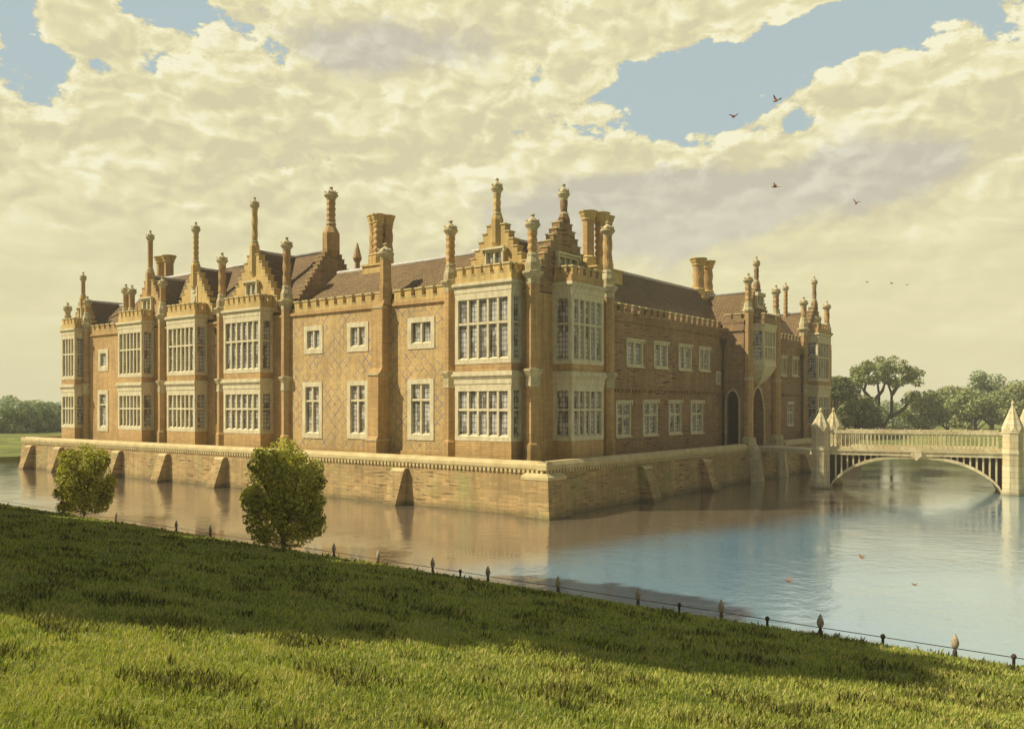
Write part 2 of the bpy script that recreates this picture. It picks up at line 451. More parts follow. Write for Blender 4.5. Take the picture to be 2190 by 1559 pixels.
def merlons(mb, fr, a0, a1, o0, o1, base, low, top, pitch=.78, mi=0, ci=1, along='s'):
    n = max(1, round((a1 - a0) / pitch)); w = (a1 - a0) / n
    def bx(x0, x1, h0, h1, g, mi):
        if along == 's': mb.box(fr, x0 - g, x1 + g, o0 - g, o1 + g, h0, h1, mi)
        else: mb.box(fr, o0 - g, o1 + g, x0 - g, x1 + g, h0, h1, mi)
    bx(a0, a1, base, low, 0, mi)
    for k in range(n):
        c = a0 + (k + .5) * w; h = w * .31
        bx(c - h, c + h, low, top - .09, 0, mi); bx(c - h, c + h, top - .09, top, .045, ci)
        bx(c + h + .02, min(a1, c + w - h - .02), low, low + .05, .03, ci)


def cornice(mb, fr, s0, s1, d, steps, mi=0, back=0.):
    for (e, h0, h1) in steps: mb.box(fr, s0 - e, s1 + e, back, d + e, h0, h1, mi)


def bay(fr, s0, s1, d, cols=6, off=0., side='both', back=0., top=12.15, scols=1):
    """two storey canted stone bay with brick plinth and battlements"""
    g = G0; o = d; b = MB()
    # brick body: plinth, apron, parapet
    panel(b, fr, s0, s1, g, 12.12, o, [(s0 + .05, s1 - .05, 3.65, 6.45), (s0 + .05, s1 - .05, 7.78, 11.4)], depth=.2)
    fl = F(fr.o[0] + fr.s[0] * s0, fr.o[1] + fr.s[1] * s0, (-fr.d[0], -fr.d[1]), (-fr.s[0], -fr.s[1]))
    frr = F(fr.o[0] + fr.s[0] * s1, fr.o[1] + fr.s[1] * s1, (-fr.d[0], -fr.d[1]), (fr.s[0], fr.s[1]))
    body = b
    for fx in (fl, frr):
        panel(body, fx, -o, 0, g, 12.12, 0, [(-o + .05, -.05, 3.65, 6.45), (-o + .05, -.05, 7.78, 11.4)], depth=.2)
    # parapet
    body.box(fr, s0, s1, 0, o, 12.12, 12.3, 1)
    merlons(body, fr, s0, s1, o - .22, o, 12.3, 12.5, 13.0, .62, 1, 2)
    merlons(body, fr, 0, o - .24, s0, s0 + .22, 12.3, 12.5, 13.0, .5, 1, 2, 'o'); merlons(body, fr, 0, o - .24, s1 - .22, s1, 12.3, 12.5, 13.0, .5, 1, 2, 'o')
    bo = H(body, 'bay_window', [M['brick'], M['gable'] if fr is L else M['brick'], M['coping']])
    # stone storeys
    for (h0, h1, tr) in ((3.62, 6.50, 5.28), (7.74, 11.42, 9.90)):
        window(fr, s0, s1, h0, h1, o, cols, tr, bo, sur=.22, mul=.13, proud=.02, name='front_window')
        for fx in (fl, frr): window(fx, -o, -.0, h0, h1, 0, scols, tr, bo, sur=.19, mul=.1, proud=.02, name='side_window')
    c = MB()
    cornice(c, fr, s0, s1, o, [(.02, 6.5, 6.66), (.05, 6.664, 6.96), (.09, 6.964, 7.08), (.16, 7.084, 7.2), (.10, 7.204, 7.34)])
    H(c, 'cornice', M['stone'], bo); c = MB()
    cornice(c, fr, s0, s1, o, [(.02, 11.42, 11.56), (.04, 11.564, 11.84), (.08, 11.844, 11.94), (.15, 11.944, 12.05), (.10, 12.054, 12.12)])
    H(c, 'cornice', M['stone'], bo)
    return bo


def pinnacle_cap(mb, x, y, z0, z1, r, mi):
    """flared collar, ogee dome and finial"""
    k = z1 - z0
    mb.lathe(x, y, [(r, z0), (r * 1.12, z0 + .08 * k), (r * 1.05, z0 + .12 * k), (r * 1.6, z0 + .30 * k), (r * 1.75, z0 + .36 * k), (r * 1.7, z0 + .42 * k)], 12, mi)
    mb.lathe(x, y, [(r * 1.45, z0 + .42 * k + .002), (r * 1.5, z0 + .50 * k), (r * 1.25, z0 + .60 * k), (r * .7, z0 + .70 * k), (r * .35, z0 + .79 * k), (r * .28, z0 + .83 * k)], 12, mi, smooth=True)
    mb.lathe(x, y, [(r * .28, z0 + .83 * k), (r * .5, z0 + .88 * k), (r * .55, z0 + .92 * k), (r * .3, z0 + .97 * k), (r * .1, z1)], 8, mi, smooth=True)
    for a in range(6):                                 # crockets on the dome
        t = a * math.pi / 3; cx, cy = x + r * 1.42 * math.cos(t), y + r * 1.42 * math.sin(t); zz = z0 + .56 * k
        mb.lathe(cx, cy, [(r * .05, zz - .03 * k), (r * .24, zz), (r * .2, zz + .05 * k), (r * .04, zz + .10 * k)], 5, mi)


def shaft(mb, x, y, z0, z1, r, style, mi):
    n = 20; k = max(6, int((z1 - z0) / .09)); zs = [z0 + (z1 - z0) * i / k for i in range(k + 1)]
    if style == 0: mb.lathe(x, y, [(r, z) for z in zs], n, mi, twist=(.10, 4, 7.))           # spiral
    elif style == 1: mb.lathe(x, y, [(r * (1 + .10 * math.cos(z * 16)), z) for z in zs], n, mi, twist=(.08, 5, 0))    # knobbed
    else: mb.lathe(x, y, [(r, z) for z in zs], 8, mi)


def turret(x, y, top=15.55, g=None, r=.37, style=0, name='turret', lowcap=True, full=True, body='brick'):
    g = G0 - .3 if g is None else g
    b = MB()
    if full:
        b.lathe(x, y, [(r * 1.22, g), (r * 1.2, 3.45), (r * 1.0, 3.6)], 8, 0)
        b.lathe(x, y, [(r, 3.6), (r, 6.49)], 8, 0); b.lathe(x, y, [(r, 7.42), (r, 11.86)], 8, 0)
        b.lathe(x, y, [(r * 1.04, 6.49), (r * 1.12, 6.52), (r * 1.08, 6.6), (r * 1.04, 7.0), (r * 1.1, 7.05), (r * 1.5, 7.32), (r * 1.5, 7.42), (r * 1.02, 7.44)], 8, 1)
    else:
        b.lathe(x, y, [(r, g), (r, 11.86)], 8, 0)
    b.lathe(x, y, [(r * 1.04, 11.86), (r * 1.04, 12.15), (r * 1.2, 12.22), (r * 1.6, 12.4), (r * 1.6, 12.5), (r * 1.15, 12.54)], 8, 1)
    b.lathe(x, y, [(r * 1.12, 12.54), (r * 1.12, 12.95), (r * .8, 13.3)], 8, 1)
    hs = top - .95
    b.lathe(x, y, [(r * .82, 13.3), (r * .86, 13.36), (r * .72, 13.5)], 8, 1)
    shaft(b, x, y, 13.5, hs, r * .66, style, 0)
    t = H(b, name, [M[body], M['stone2']])
    c = MB(); pinnacle_cap(c, x, y, hs, top, r * .66, 0); H(c, 'finial', M['stone2'], t)
    return t


def gable(fr, s, w, base, z1, top, o=0., n=6, m='gable', win=True, th=.5, pr=.21, style=1, panel_=False, wc=2):
    """stepped gable: half width w at base, steps up to z1, then a pinnacle to top"""
    b = MB(); pw = .34
    dx = (w - pw) / n; dz = (z1 - base) / n
    for k in range(n):
        a = w - k * dx
        b.box(fr, s - a, s + a, o - th, o, base + (k - 1 if k == 0 else k) * dz if k else base - .6, base + (k + 1) * dz, 0)
        b.box(fr, s - a - .04, s - a + dx + .02, o - th - .04, o + .045, base + (k + 1) * dz + .002, base + (k + 1) * dz + .07, 1)
        b.box(fr, s + a - dx - .02, s + a + .04, o - th - .04, o + .045, base + (k + 1) * dz + .002, base + (k + 1) * dz + .07, 1)
    go = H(b, 'gable', [M[m], M['coping']])
    p = MB(); x, y, _ = fr.p(s, o - th / 2 + .12, 0)
    zb = z1 - (z1 - base) * .32; zs = z1 + (top - z1) * .22; zc = top - .95
    p.lathe(x, y, [(pr * .9, zb - .35), (pr * 1.75, zb), (pr * 1.75, zs - .25), (pr * 1.3, zs)], 8, 0)
    p.lathe(x, y, [(pr * 1.3, zs), (pr * 1.35, zs + .07), (pr * 1.0, zs + .16)], 8, 1)
    shaft(p, x, y, zs + .16, zc, pr, style, 0)
    pinnacle_cap(p, x, y, zc, top, pr, 1)
    H(p, 'pinnacle', [M[m], M['stone2']], go)
    if win:
        h0 = base + .62; h1 = base + 1.62
        hw = .33 * wc if wc > 1 else .3
        window(fr, s - hw, s + hw, h0, h1, o + .165, wc, None, go, sur=.14, mul=.1, proud=.03, name='gable_window', hood=True)
    if panel_:
        q = MB(); h0 = base + .5; h1 = base + 1.95
        q.box(fr, s - .42, s + .42, o, o + .05, h0, h1, 0)
        q.slab(fr, [(s - .24, h0 + .75), (s - .24, h0 + .45), (s, h0 + .15), (s + .24, h0 + .45), (s + .24, h0 + .75)], o + .052, o + .10, 0)
        q.slab(fr, [(s - .16, h0 + .98), (s + .16, h0 + .98), (s + .22, h0 + 1.16), (s, h0 + 1.08), (s - .22, h0 + 1.16)], o + .052, o + .10, 0)
        H(q, 'carved_panel', M['stone'], go)
    return go


def roof(pts_faces, name='roof', ridge=None, parent=None):
    b = MB()
    for f in pts_faces: b.add(f, [tuple(range(len(f)))], 0)
    if ridge:
        for a, c in ridge: b.tube([a, c], .13, 6, 1)
    return H(b, name, [M['roof'], M['ridge']], parent)


def gable_roof_x(x0, x1, y0, y1, eave, top, ry=None):      # ridge along X
    ry = ry if ry is not None else (y0 + y1) / 2
    return roof([[(x0, y0, eave), (x1, y0, eave), (x1, ry, top), (x0, ry, top)], [(x0, y1, eave), (x1, y1, eave), (x1, ry, top), (x0, ry, top)],
                 [(x0, y0, eave), (x0, ry, top), (x0, y1, eave)], [(x1, y0, eave), (x1, ry, top), (x1, y1, eave)]], ridge=[((x0, ry, top), (x1, ry, top))])


def gable_roof_y(x0, x1, y0, y1, eave, top, rx=None, z1=None):
    rx = rx if rx is not None else (x0 + x1) / 2; z1 = z1 or top
    return roof([[(x0, y0, eave), (x0, y1, eave), (rx, y1, z1), (rx, y0, top)], [(x1, y0, eave), (x1, y1, eave), (rx, y1, z1), (rx, y0, top)],
                 [(x0, y0, eave), (rx, y0, top), (x1, y0, eave)], [(x0, y1, eave), (rx, y1, z1), (x1, y1, eave)]], ridge=[((rx, y0, top), (rx, y1, z1))])


def chimney(shafts, base, z0, zb, zt, r=.33, styles=(0, 1, 0), name='chimney'):
    """octagonal shafts on a shared brick base with flared tops"""
    b = MB()
    (x0, x1, y0, y1) = base; fr = F(0, 0, (1, 0), (0, 1)); b.box(fr, x0, x1, y0, y1, z0, zb - .7, 1)
    b.box(fr, x0 - .08, x1 + .08, y0 - .08, y1 + .08, zb - .698, zb - .58, 1)
    for i, (x, y) in enumerate(shafts):
        b.lathe(x, y, [(r * 1.15, zb - .58), (r * 1.15, zb - .12), (r * 1.0, zb)], 8, 1)
        b.lathe(x, y, [(r * 1.0, zb), (r * 1.15, zb + .06), (r * .9, zb + .16)], 8, 1)
        shaft(b, x, y, zb + .16, zt - .62, r * .86, styles[i % len(styles)], 0)
        b.lathe(x, y, [(r * .9, zt - .62), (r * 1.05, zt - .52), (r * 1.0, zt - .45), (r * 1.25, zt - .22), (r * 1.22, zt - .18), (r * 1.42, zt - .05), (r * 1.42, zt), (r * .95, zt - .01)], 10, 1)
    return H(b, name, [M['brick'], M['gable']])


# --- left front -------------------------------------------------------------
segs = [(-53.2, -22.6), (-22.4, -12.95), (-12.9, -2.25)]
W_L = [(-20.75, -18.9, 8.86, 10.66, 1), (-16.58, -14.68, 8.84, 10.66, 1), (-11.35, -9.2, 8.80, 10.64, 1),
       (-20.9, -18.97, 3.40, 7.03, 2), (-16.6, -14.68, 3.45, 7.05, 2), (-11.35, -9.27, 3.5, 7.06, 2),
       (-47.6, -45.95, 8.4, 10.25, 1), (-47.7, -45.95, 3.37, 6.82, 2)]
b = MB(); panel(b, L, -22.3, -2.25, G0 - .3, 11.55, 0, [w[:4] for w in W_L[:6]]); H(b, 'wall', M['wall']).data.name = 'front_wall'
b = MB(); panel(b, L, -53.3, -22.3, G0 - .3, 11.55, 0, [w[:4] for w in W_L[6:]])
we = F(-53.3, 0, (0, 1), (-1, 0)); panel(b, we, 2, 52, G0 - .3, 11.55, 0, []); H(b, 'wall', M['brick'])
for (a, c, h0, h1, k) in W_L:
    far = a < -40
    window(L, a, c, h0, h1, 0, 1 if far else 2, (h1 - 1.22) if k == 2 else None, None, sur=.3 if not far else .36, mul=.13, proud=.04)
b = MB(); b.box(L, -22.3, -2.3, .0, .12, 11.42, 11.56, 0); b.box(L, -22.3, -2.3, 0, .07, 11.564, 11.66, 0); b.box(L, -53.2, -22.3, .0, .12, 11.42, 11.56, 0)
b.box(L, -22.3, -2.3, .0, .09, 2.2, 2.85, 1)
H(b, 'string_course', [M['brick'], M['brick']])
b = MB(); merlons(b, L, -21.9, -13.4, -.3, .04, 11.66, 11.86, 12.38, .86, 0, 1); merlons(b, L, -12.6, -8.3, -.3, .04, 11.66, 11.86, 12.38, .86, 0, 1)
H(b, 'battlement', [M['gable'], M['coping']])
b = MB(); merlons(b, L, -49.0, -43.9, -.3, .04, 11.56, 11.9, 12.34, .8, 0, 1); merlons(b, L, -52, -23, -.34, -.31, 11.56, 12.2, 12.2, 5, 0, 1)
H(b, 'battlement', [M['brick'], M['coping']])
for (a, c, cols) in ((-6.78, -2.92, 5), (-28.2, -24.05, 6), (-35.4, -31.72, 6), (-42.5, -38.95, 6), (-52.0, -49.65, 4)):
    bay(L, a, c, 1.0, cols)
for (x, top, st) in ((-2.24, 15.55, 1), (-7.95, 15.95, 1), (-22.5, 16.75, 0), (-29.8, 16.5, 0), (-37.6, 15.5, 2), (-43.9, 15.5, 2), (-42.95, 15.35, 2), (-49.4, 14.9, 2), (-52.9, 14.6, 2)):
    turret(x, 1.95 if x > -42 or x < -44.5 else 2.4, top, style=st, r=.37 if x > -30 else .34)
gable(L, -4.75, 2.3, 12.3, 15.25, 17.85, n=7, pr=.2)
gable(L, -26.24, 2.65, 12.4, 15.9, 20.0, n=7, wc=2, pr=.2, style=0)
gable(L, -33.4, 2.3, 12.4, 15.3, 19.2, n=6, win=False, panel_=True, pr=.2, m='gable')
gable(L, -39.7, 2.3, 12.3, 15.3, 19.35, n=6, wc=2, pr=.2, m='brick', style=2)
gable(L, -50.5, 1.6, 12.3, 14.4, 17.1, n=5, wc=1, pr=.17, m='brick', style=2)

# buttress with pinnacle on the left front (a stack that grows out of the wall)
b = MB()
b.prism(L, [(0, G0 - .3), (1.1, G0 - .3), (1.1, 3.5), (.95, 3.7), (.95, 7.3), (.62, 7.75), (.62, 11.35), (.3, 12.2), (0, 12.2)], -13.75, -12.85)
b.lathe(-13.1, 1.9, [(.42, 11.5), (.42, 12.5), (.36, 12.9)], 8, 0); b.lathe(-13.1, 1.9, [(.36, 12.9), (.36, 14.2)], 8, 0)
b.box(L, -13.79, -12.81, 0, 1.0, 7.3, 7.42, 1); b.box(L, -13.79, -12.81, 0, .66, 11.3, 11.4, 1); b.box(L, -13.79, -12.81, 0, 1.14, 3.42, 3.52, 1)
bt = H(b, 'buttress', [M['brick'], M['stone2']])
c = MB(); pinnacle_cap(c, -13.1, 1.9, 14.2, 15.25, .3, 0); H(c, 'pinnacle', M['stone2'], bt)

# --- right front ------------------------------------------------------------
W_Q = [(11.63, 13.69, 7.96, 9.53), (15.18, 17.07, 7.97, 9.58), (18.64, 20.64, 7.96, 9.6), (21.84, 23.63, 8.0, 9.6), (24.76, 25.5, 7.04, 8.04),
       (10.35, 12.15, 3.64, 5.72), (13.69, 15.63, 3.63, 5.76), (17.2, 19.06, 3.63, 5.77), (20.5, 22.5, 3.6, 5.78),
       (38.0, 39.3, 8.1, 9.7), (40.7, 42.2, 8.15, 9.75), (39.5, 41.0, 3.8, 5.75)]
b = MB(); panel(b, Q, 2.25, 9.3, G0 - .3, 11.55, 0, []); H(b, 'wall', M['brick'])
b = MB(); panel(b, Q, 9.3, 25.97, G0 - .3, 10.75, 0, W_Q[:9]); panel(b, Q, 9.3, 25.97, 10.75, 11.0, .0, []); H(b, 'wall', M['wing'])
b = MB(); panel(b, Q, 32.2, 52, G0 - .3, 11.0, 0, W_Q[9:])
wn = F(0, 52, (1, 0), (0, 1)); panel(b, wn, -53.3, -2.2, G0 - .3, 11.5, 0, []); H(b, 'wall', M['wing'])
for i, w in enumerate(W_Q):
    sl_ = (i == 4)
    window(Q, w[0], w[1], w[2], w[3], 0, 1 if sl_ else 2, None if i in (0, 1, 2, 3, 4, 9, 10) else w[3] - .85, None, sur=.13, mul=.14, hood=not sl_, proud=.05)
b = MB()
for (a0, a1) in ((9.7, 25.78), (32.3, 43.2)):
    b.box(Q, a0, a1, 0, .10, 10.62, 10.74); b.box(Q, a0, a1, 0, .14, 6.5, 6.62)
    n_ = int((a1 - a0) / .42)
    for k in range(n_):
        a = a0 + (k + .25) * (a1 - a0) / n_; b.box(Q, a, a + .2, 0, .12, 6.34, 6.498)
H(b, 'string_course', M['wing'])
b = MB(); merlons(b, Q, 9.8, 25.75, -.3, .03, 11.0, 11.18, 11.74, .86, 0, 1); merlons(b, Q, 32.3, 43.1, -.3, .03, 11.0, 11.18, 11.74, .86, 0, 1)
H(b, 'battlement', [M['wing'], M['coping']])
bay(Q, 3.75, 7.0, 1.2, 5, scols=1)
bay(Q, 44.1, 47.4, 1.2, 4)
turret(-2.15, 9.35, 16.4, style=0, r=.40)
turret(-2.15, 43.7, 15.4, style=0, r=.36); turret(-2.15, 50.3, 15.65, style=0, r=.38)
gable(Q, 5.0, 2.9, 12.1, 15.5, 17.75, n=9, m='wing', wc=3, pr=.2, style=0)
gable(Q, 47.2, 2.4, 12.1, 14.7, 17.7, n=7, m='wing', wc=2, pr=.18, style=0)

# --- roofs --------------------------------------------------------------------
gable_roof_x(-20.9, -5.0, 2.1, 7.9, 11.95, 14.55)
gable_roof_y(-7.6, -2.35, 2.2, 9.4, 12.0, 14.75, rx=-4.75)
gable_roof_x(-9.0, -2.4, 2.6, 7.8, 12.0, 14.72, ry=5.1)
gable_roof_y(-8.2, -2.4, 6.0, 33.0, 11.1, 14.5, rx=-5.2)
gable_roof_x(-12.0, -.85, 26.6, 31.6, 11.6, 14.15, ry=29.0)
gable_roof_y(-8.2, -2.4, 33, 46, 11.1, 13.9, rx=-5.2)
gable_roof_x(-10, -2.4, 44.2, 50.2, 11.6, 14.3, ry=47.2)
gable_roof_x(-45, -22.2, 2.2, 9.0, 12.1, 16.3, ry=5.6)
gable_roof_x(-52.8, -45, 2.2, 8.6, 11.9, 14.4, ry=5.3)
for (x, w, z) in ((-26.24, 3.0, 16.25), (-33.4, 2.8, 15.75), (-39.7, 2.8, 15.7), (-50.5, 2.0, 14.6)):
    gable_roof_y(x - w, x + w, 2.0 - .35 + .4, 5.8, 12.1, z, rx=x)
gable_roof_x(-52, -10, 44, 51, 11.6, 14.0); gable_roof_y(-52.5, -46, 6, 46, 11.6, 14.2)

# tall rear gable facing the corner pavilion
GR = F(-22.05, 0, (0, 1), (1, 0))
b = MB(); N = 14
for k in range(N):
    a = 3.35 - k * 3.0 / N; z0_ = 12.0 + k * 4.4 / N
    b.box(GR, 5.6 - a, 5.6 + a, -.45, 0, z0_ if k else 10.8, z0_ + 4.4 / N, 0)
    b.box(GR, 5.6 - a - .03, 5.6 - a + .22, -.48, .03, z0_ + .316, z0_ + .35, 1); b.box(GR, 5.6 + a - .22, 5.6 + a + .03, -.48, .03, z0_ + .316, z0_ + .35, 1)
go = H(b, 'gable', [M['wing'], M['coping']])
p = MB(); p.lathe(-22.3, 5.6, [(.30, 15.9), (.62, 16.25), (.62, 17.5), (.30, 18.1)], 8, 0); p.lathe(-22.3, 5.6, [(.36, 18.1), (.38, 18.2), (.3, 18.3)], 8, 1)
shaft(p, -22.3, 5.6, 18.3, 19.8, .29, 1, 0); pinnacle_cap(p, -22.3, 5.6, 19.8, 20.8, .29, 1); H(p, 'pinnacle', [M['brick'], M['stone2']], go)
p = MB(); p.box(GR, 7.6, 8.3, -.4, 0, 12, 14.4); p.lathe(-22.2, 7.95, [(.2, 14.4), (.2, 15.8), (.34, 16.05), (.34, 16.15), (.05, 17.2)], 8, 0); H(p, 'pinnacle', M['brick'], go)

# --- chimneys ----------------------------------------------------------------
chimney([(-17.45, 5.1), (-16.95, 5.0), (-16.75, 5.65)], (-17.95, -16.2, 4.5, 6.1), 13.0, 15.3, 18.0, .37, (0, 1, 0))
chimney([(-5.3, 12.2), (-4.9, 13.1), (-5.2, 14.2)], (-5.9, -4.3, 11.6, 14.8), 13.2, 14.9, 17.9, .44, (2, 1, 0))
chimney([(-5.3, 28.4), (-5.3, 30.0)], (-5.9, -4.6, 27.7, 30.7), 13.6, 14.6, 17.1, .50, (0, 0))
chimney([(-46.4, 7.0), (-45.2, 7.0)], (-47.0, -44.6, 6.4, 7.6), 13.6, 15.6, 18.6, .46, (2, 2))

# --- gatehouse ---------------------------------------------------------------
GX = F(-.55, 0, (0, 1), (1, 0)); GY = F(0, 25.95, (1, 0), (0, -1))
b = MB()
panel(b, GX, 25.95, 31.9, G0 - .3, 11.6, 0, [(27.3, 29.8, G0 - .02, 6.85, 1)], depth=1.1)
panel(b, GY, -2.2, -.55, G0 - .3, 11.6, 0, [(-1.88, -.95, G0 + .05, 6.6, 1)], depth=.35)
gn = F(0, 31.9, (1, 0), (0, 1)); panel(b, gn, -2.2, -.55, G0 - .3, 11.6, 0, [])
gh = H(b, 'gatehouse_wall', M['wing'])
d_ = MB(); ap = arch_pts(27.3, 29.8, G0, 6.85); d_.add([GX.p(a, -1.05, h) for a, h in ap], [tuple(range(len(ap)))])
ap2 = arch_pts(-1.88, -.95, G0, 6.6); d_.add([GY.p(a, -.3, h) for a, h in ap2], [tuple(range(len(ap2)))])
H(d_, 'door', M['dark'], gh)
def arch_ring(mb, fr, a, c, h0, h1, t, o0, o1):
    p0 = arch_pts(a, c, h0, h1); p1 = arch_pts(a - t, c + t, h0, h1 + t * 1.2)
    for k in range(len(p0) - 1):
        q = [p0[k], p0[k + 1], p1[k + 1], p1[k]]; mb.slab(fr, q, o0, o1)
r_ = MB(); arch_ring(r_, GX, 27.3, 29.8, G0, 6.85, .16, 0, .07); arch_ring(r_, GY, -1.88, -.95, G0, 6.6, .13, 0, .06)
H(r_, 'door_surround', M['stone2'], gh)
b = MB(); merlons(b, GY, -2.15, -.6, -.3, .03, 11.6, 11.8, 12.3, .8, 0, 1); merlons(b, GX, 25.9, 31.9, -.3, .03, 11.6, 11.8, 12.3, .7, 0, 1)
b.box(GY, -2.15, -.6, 0, .1, 11.0, 11.12); H(b, 'battlement', [M['wing'], M['coping']])
# gate turrets
def column(x, y, r, top, zb=G0 - .3, foot=True, style=1):
    b = MB(); b.lathe(x, y, [(r, zb), (r, 7.35)], 8, 0); b.lathe(x, y, [(r * 1.15, 7.35), (r * 1.2, 7.42), (r * .98, 7.6)], 8, 1)
    b.lathe(x, y, [(r * .95, 7.6), (r * .95, 12.4)], 8, 0); b.lathe(x, y, [(r * 1.1, 12.4), (r * 1.15, 12.55), (r * .9, 12.7), (r * .75, 13.1)], 8, 1)
    shaft(b, x, y, 13.1, top - .9, r * .62, style, 0)
    if foot: b.lathe(x, y, [(r * 1.5, G0 - .4), (r * 1.55, 3.05), (r * 1.5, 3.15), (r * 1.0, 3.22)], 8, 1)
    t = H(b, 'turret', [M['brick'], M['stone2']]); c = MB(); pinnacle_cap(c, x, y, top - .9, top, r * .62, 0); H(c, 'finial', M['stone2'], t)
column(-.35, 26.3, .36, 15.25); column(-.35, 31.9, .36, 15.0)
column(-5.0, 47.0, .3, 17.3, 11, False)
gable(GX, 28.7, 2.1, 12.3, 14.3, 16.85, n=8, m='wing', wc=2, pr=.17, style=1)
# oriel
ori = MB(); s0, s1, od = 27.15, 30.2, .95
op = [(s0, 0), (s0 + .35, od), (s1 - .35, od), (s1, 0)]
def ring(mb, prof, mi=0):                     # prof: (scale, z)
    cs = (s0 + s1) / 2; vs = []
    for sc, z in prof:
        for a, o in op: vs.append(GX.p(cs + (a - cs) * sc, o * sc, z))
    fs = [(j * 4 + i, j * 4 + i + 1, j * 4 + 4 + i + 1, j * 4 + 4 + i) for j in range(len(prof) - 1) for i in range(3)]
    k = len(prof) - 1; fs += [(0, 1, 2, 3), (k * 4, k * 4 + 1, k * 4 + 2, k * 4 + 3)]
    mb.add(vs, fs, mi)
ring(ori, [(.04, 7.0), (.2, 7.15), (.5, 7.5), (.8, 7.95), (.96, 8.3), (1.0, 8.42), (1.04, 8.45), (1.04, 8.55), (1.0, 8.58), (1, 8.75)])
H(ori, 'corbel', M['stone'], gh); ori = MB()
ring(ori, [(1, 11.2), (1.04, 11.25), (1.04, 11.4), (1.1, 11.5), (1.1, 11.6), (1.0, 11.62)])
ring(ori, [(1.0, 11.62), (1.0, 11.95)], 1)
merlons(ori, GX, s0 + .3, s1 - .3, od - .2, od, 11.95, 12.0, 12.4, .5, 1, 2)
oo = H(ori, 'oriel_window', [M['stone'], M['wing'], M['coping']])
window(GX, s0 + .35, s1 - .35, 8.75, 11.2, od, 4, 9.9, oo, sur=.16, mul=.12, proud=0.0, name='front_window')
for sgn, (pa, pb) in ((1, (op[0], op[1])), (-1, (op[3], op[2]))):
    A = GX.p(pa[0], pa[1], 0); B = GX.p(pb[0], pb[1], 0); dv = Vector((B[0] - A[0], B[1] - A[1])); ln = dv.length; dv.normalize()
    nv = (dv.y, -dv.x) if sgn > 0 else (-dv.y, dv.x)
    fo = F(A[0], A[1], (dv.x, dv.y), nv); window(fo, .0, ln - .01, 8.75, 11.2, 0, 1, 9.9, oo, sur=.14, mul=.12, proud=.0, name='side_window')

# drainpipes
def pipe(x, y, z0, z1, name='drainpipe'):
    b = MB(); b.tube([(x, y, z0), (x, y, z1)], .06, 8); b.lathe(x, y, [(.07, z1), (.2, z1 + .35), (.22, z1 + .5)], 6, 0)
    for z in (z0 + .9, z0 + 3.2, z0 + 5.6): b.lathe(x, y, [(.1, z), (.1, z + .12)], 6, 0)
    H(b, name, M['iron'])
pipe(-2.05, 25.7, G0, 9.9); pipe(-2.05, 43.0, G0, 9.6); pipe(-30.35, 1.85, 4.2, 10.6)

# ------------------------------------------------------------------ moat wall
mw = empty('moat_wall', (-28, 0, 0)); tag(mw, 'low brick retaining wall with pale coping and sloping buttresses rising from the moat', 'moat wall')
MI = Matrix.Translation((-28, 0, 0)).inverted()
def MW(mb, name, mats, parent=None):
    o = mb.build(name, mats); o.parent = parent or mw
    if parent is None: o.matrix_parent_inverse = MI
    return o
ML = F(0, 0, (1, 0), (0, -1)); MR = F(0, 0, (0, 1), (1, 0))
b = MB()
xw = -57.5
# battered faces meeting at the corner
tz = 2.30
def wallface(p0, p1, q0, q1): b.quad(p0, p1, q1, q0)
c0 = (-.1, .1); c1 = (.22, -.22)
wallface((xw + .1, .1, tz), (c0[0], c0[1], tz), (xw - .22, -.22, -1.5), (c1[0], c1[1], -1.5))
wallface((c0[0], c0[1], tz), (-.1, 54, tz), (c1[0], c1[1], -1.5), (.22, 54, -1.5))
wallface((xw + .1, .1, tz), (xw + .1, 54, tz), (xw - .22, -.22, -1.5), (xw - .22, 54, -1.5))
MW(b, 'wall', M['moat'])
b = MB()
def cop(fr, a0, a1, ins=0):
    b.prism(fr, [(-.55, tz + .02), (0.0, tz + .02), (0.04, tz + .1), (0.04, tz + .26), (-.14, tz + .44), (-.55, tz + .44)], a0, a1, 0)
cop(ML, xw + .3, -.04); cop(MR, .04, 25.2); cop(MR, 33, 54)
b.prism(F(xw, 0, (0, 1), (-1, 0)), [(-.55, tz + .02), (0.0, tz + .02), (0.04, tz + .26), (-.14, tz + .44), (-.55, tz + .44)], .0, 54, 0)
b.add([(-.04, .55, tz + .445), (-.04, 0.14, tz + .445), (-.14, .14, tz + .446)], [(0, 1, 2)])
b.add([(.041, -.041, tz + .02), (.041, -.041, tz + .26), (-.14, .14, tz + .441), (-.55, .0, tz + .26), (0, .55, tz + .26), (-.55, -.041, tz + .26), (.041, .55, tz + .26), (-.55, -.041, tz + .02), (.041, .55, tz + .02)],
      [(0, 1, 5, 7), (0, 8, 6, 1), (1, 2, 5), (1, 6, 2)])
MW(b, 'coping', M['coping'])
b = MB()
k = 0; a = xw + .3
while a < -.15: b.box(ML, a, a + .15, -.2, .0, tz - .14, tz + .018); a += .28
a = .1
while a < 25: b.box(MR, a, a + .15, -.2, .0, tz - .14, tz + .018); a += .28
MW(b, 'dentil_course', M['coping'])
def buttress(fr, a0, a1, zt=2.02, ot=.28, ob=.95, mi=None):
    b = MB(); b.prism(fr, [(-.1, zt), (ot - .12, zt), (ot, zt - .12), (ob, .0), (ob + .1, -1.2), (-.1, -1.2)], a0, a1, 0)
    b.prism(fr, [(-.1, zt + .002), (ot - .10, zt + .002), (ot + .045, zt - .13), (ot + .045, zt - .19), (ot, zt - .13), (ot - .11, zt - .001)], a0 - .03, a1 + .03, 1)
    MW(b, 'buttress', [M['moat'], M['coping']])
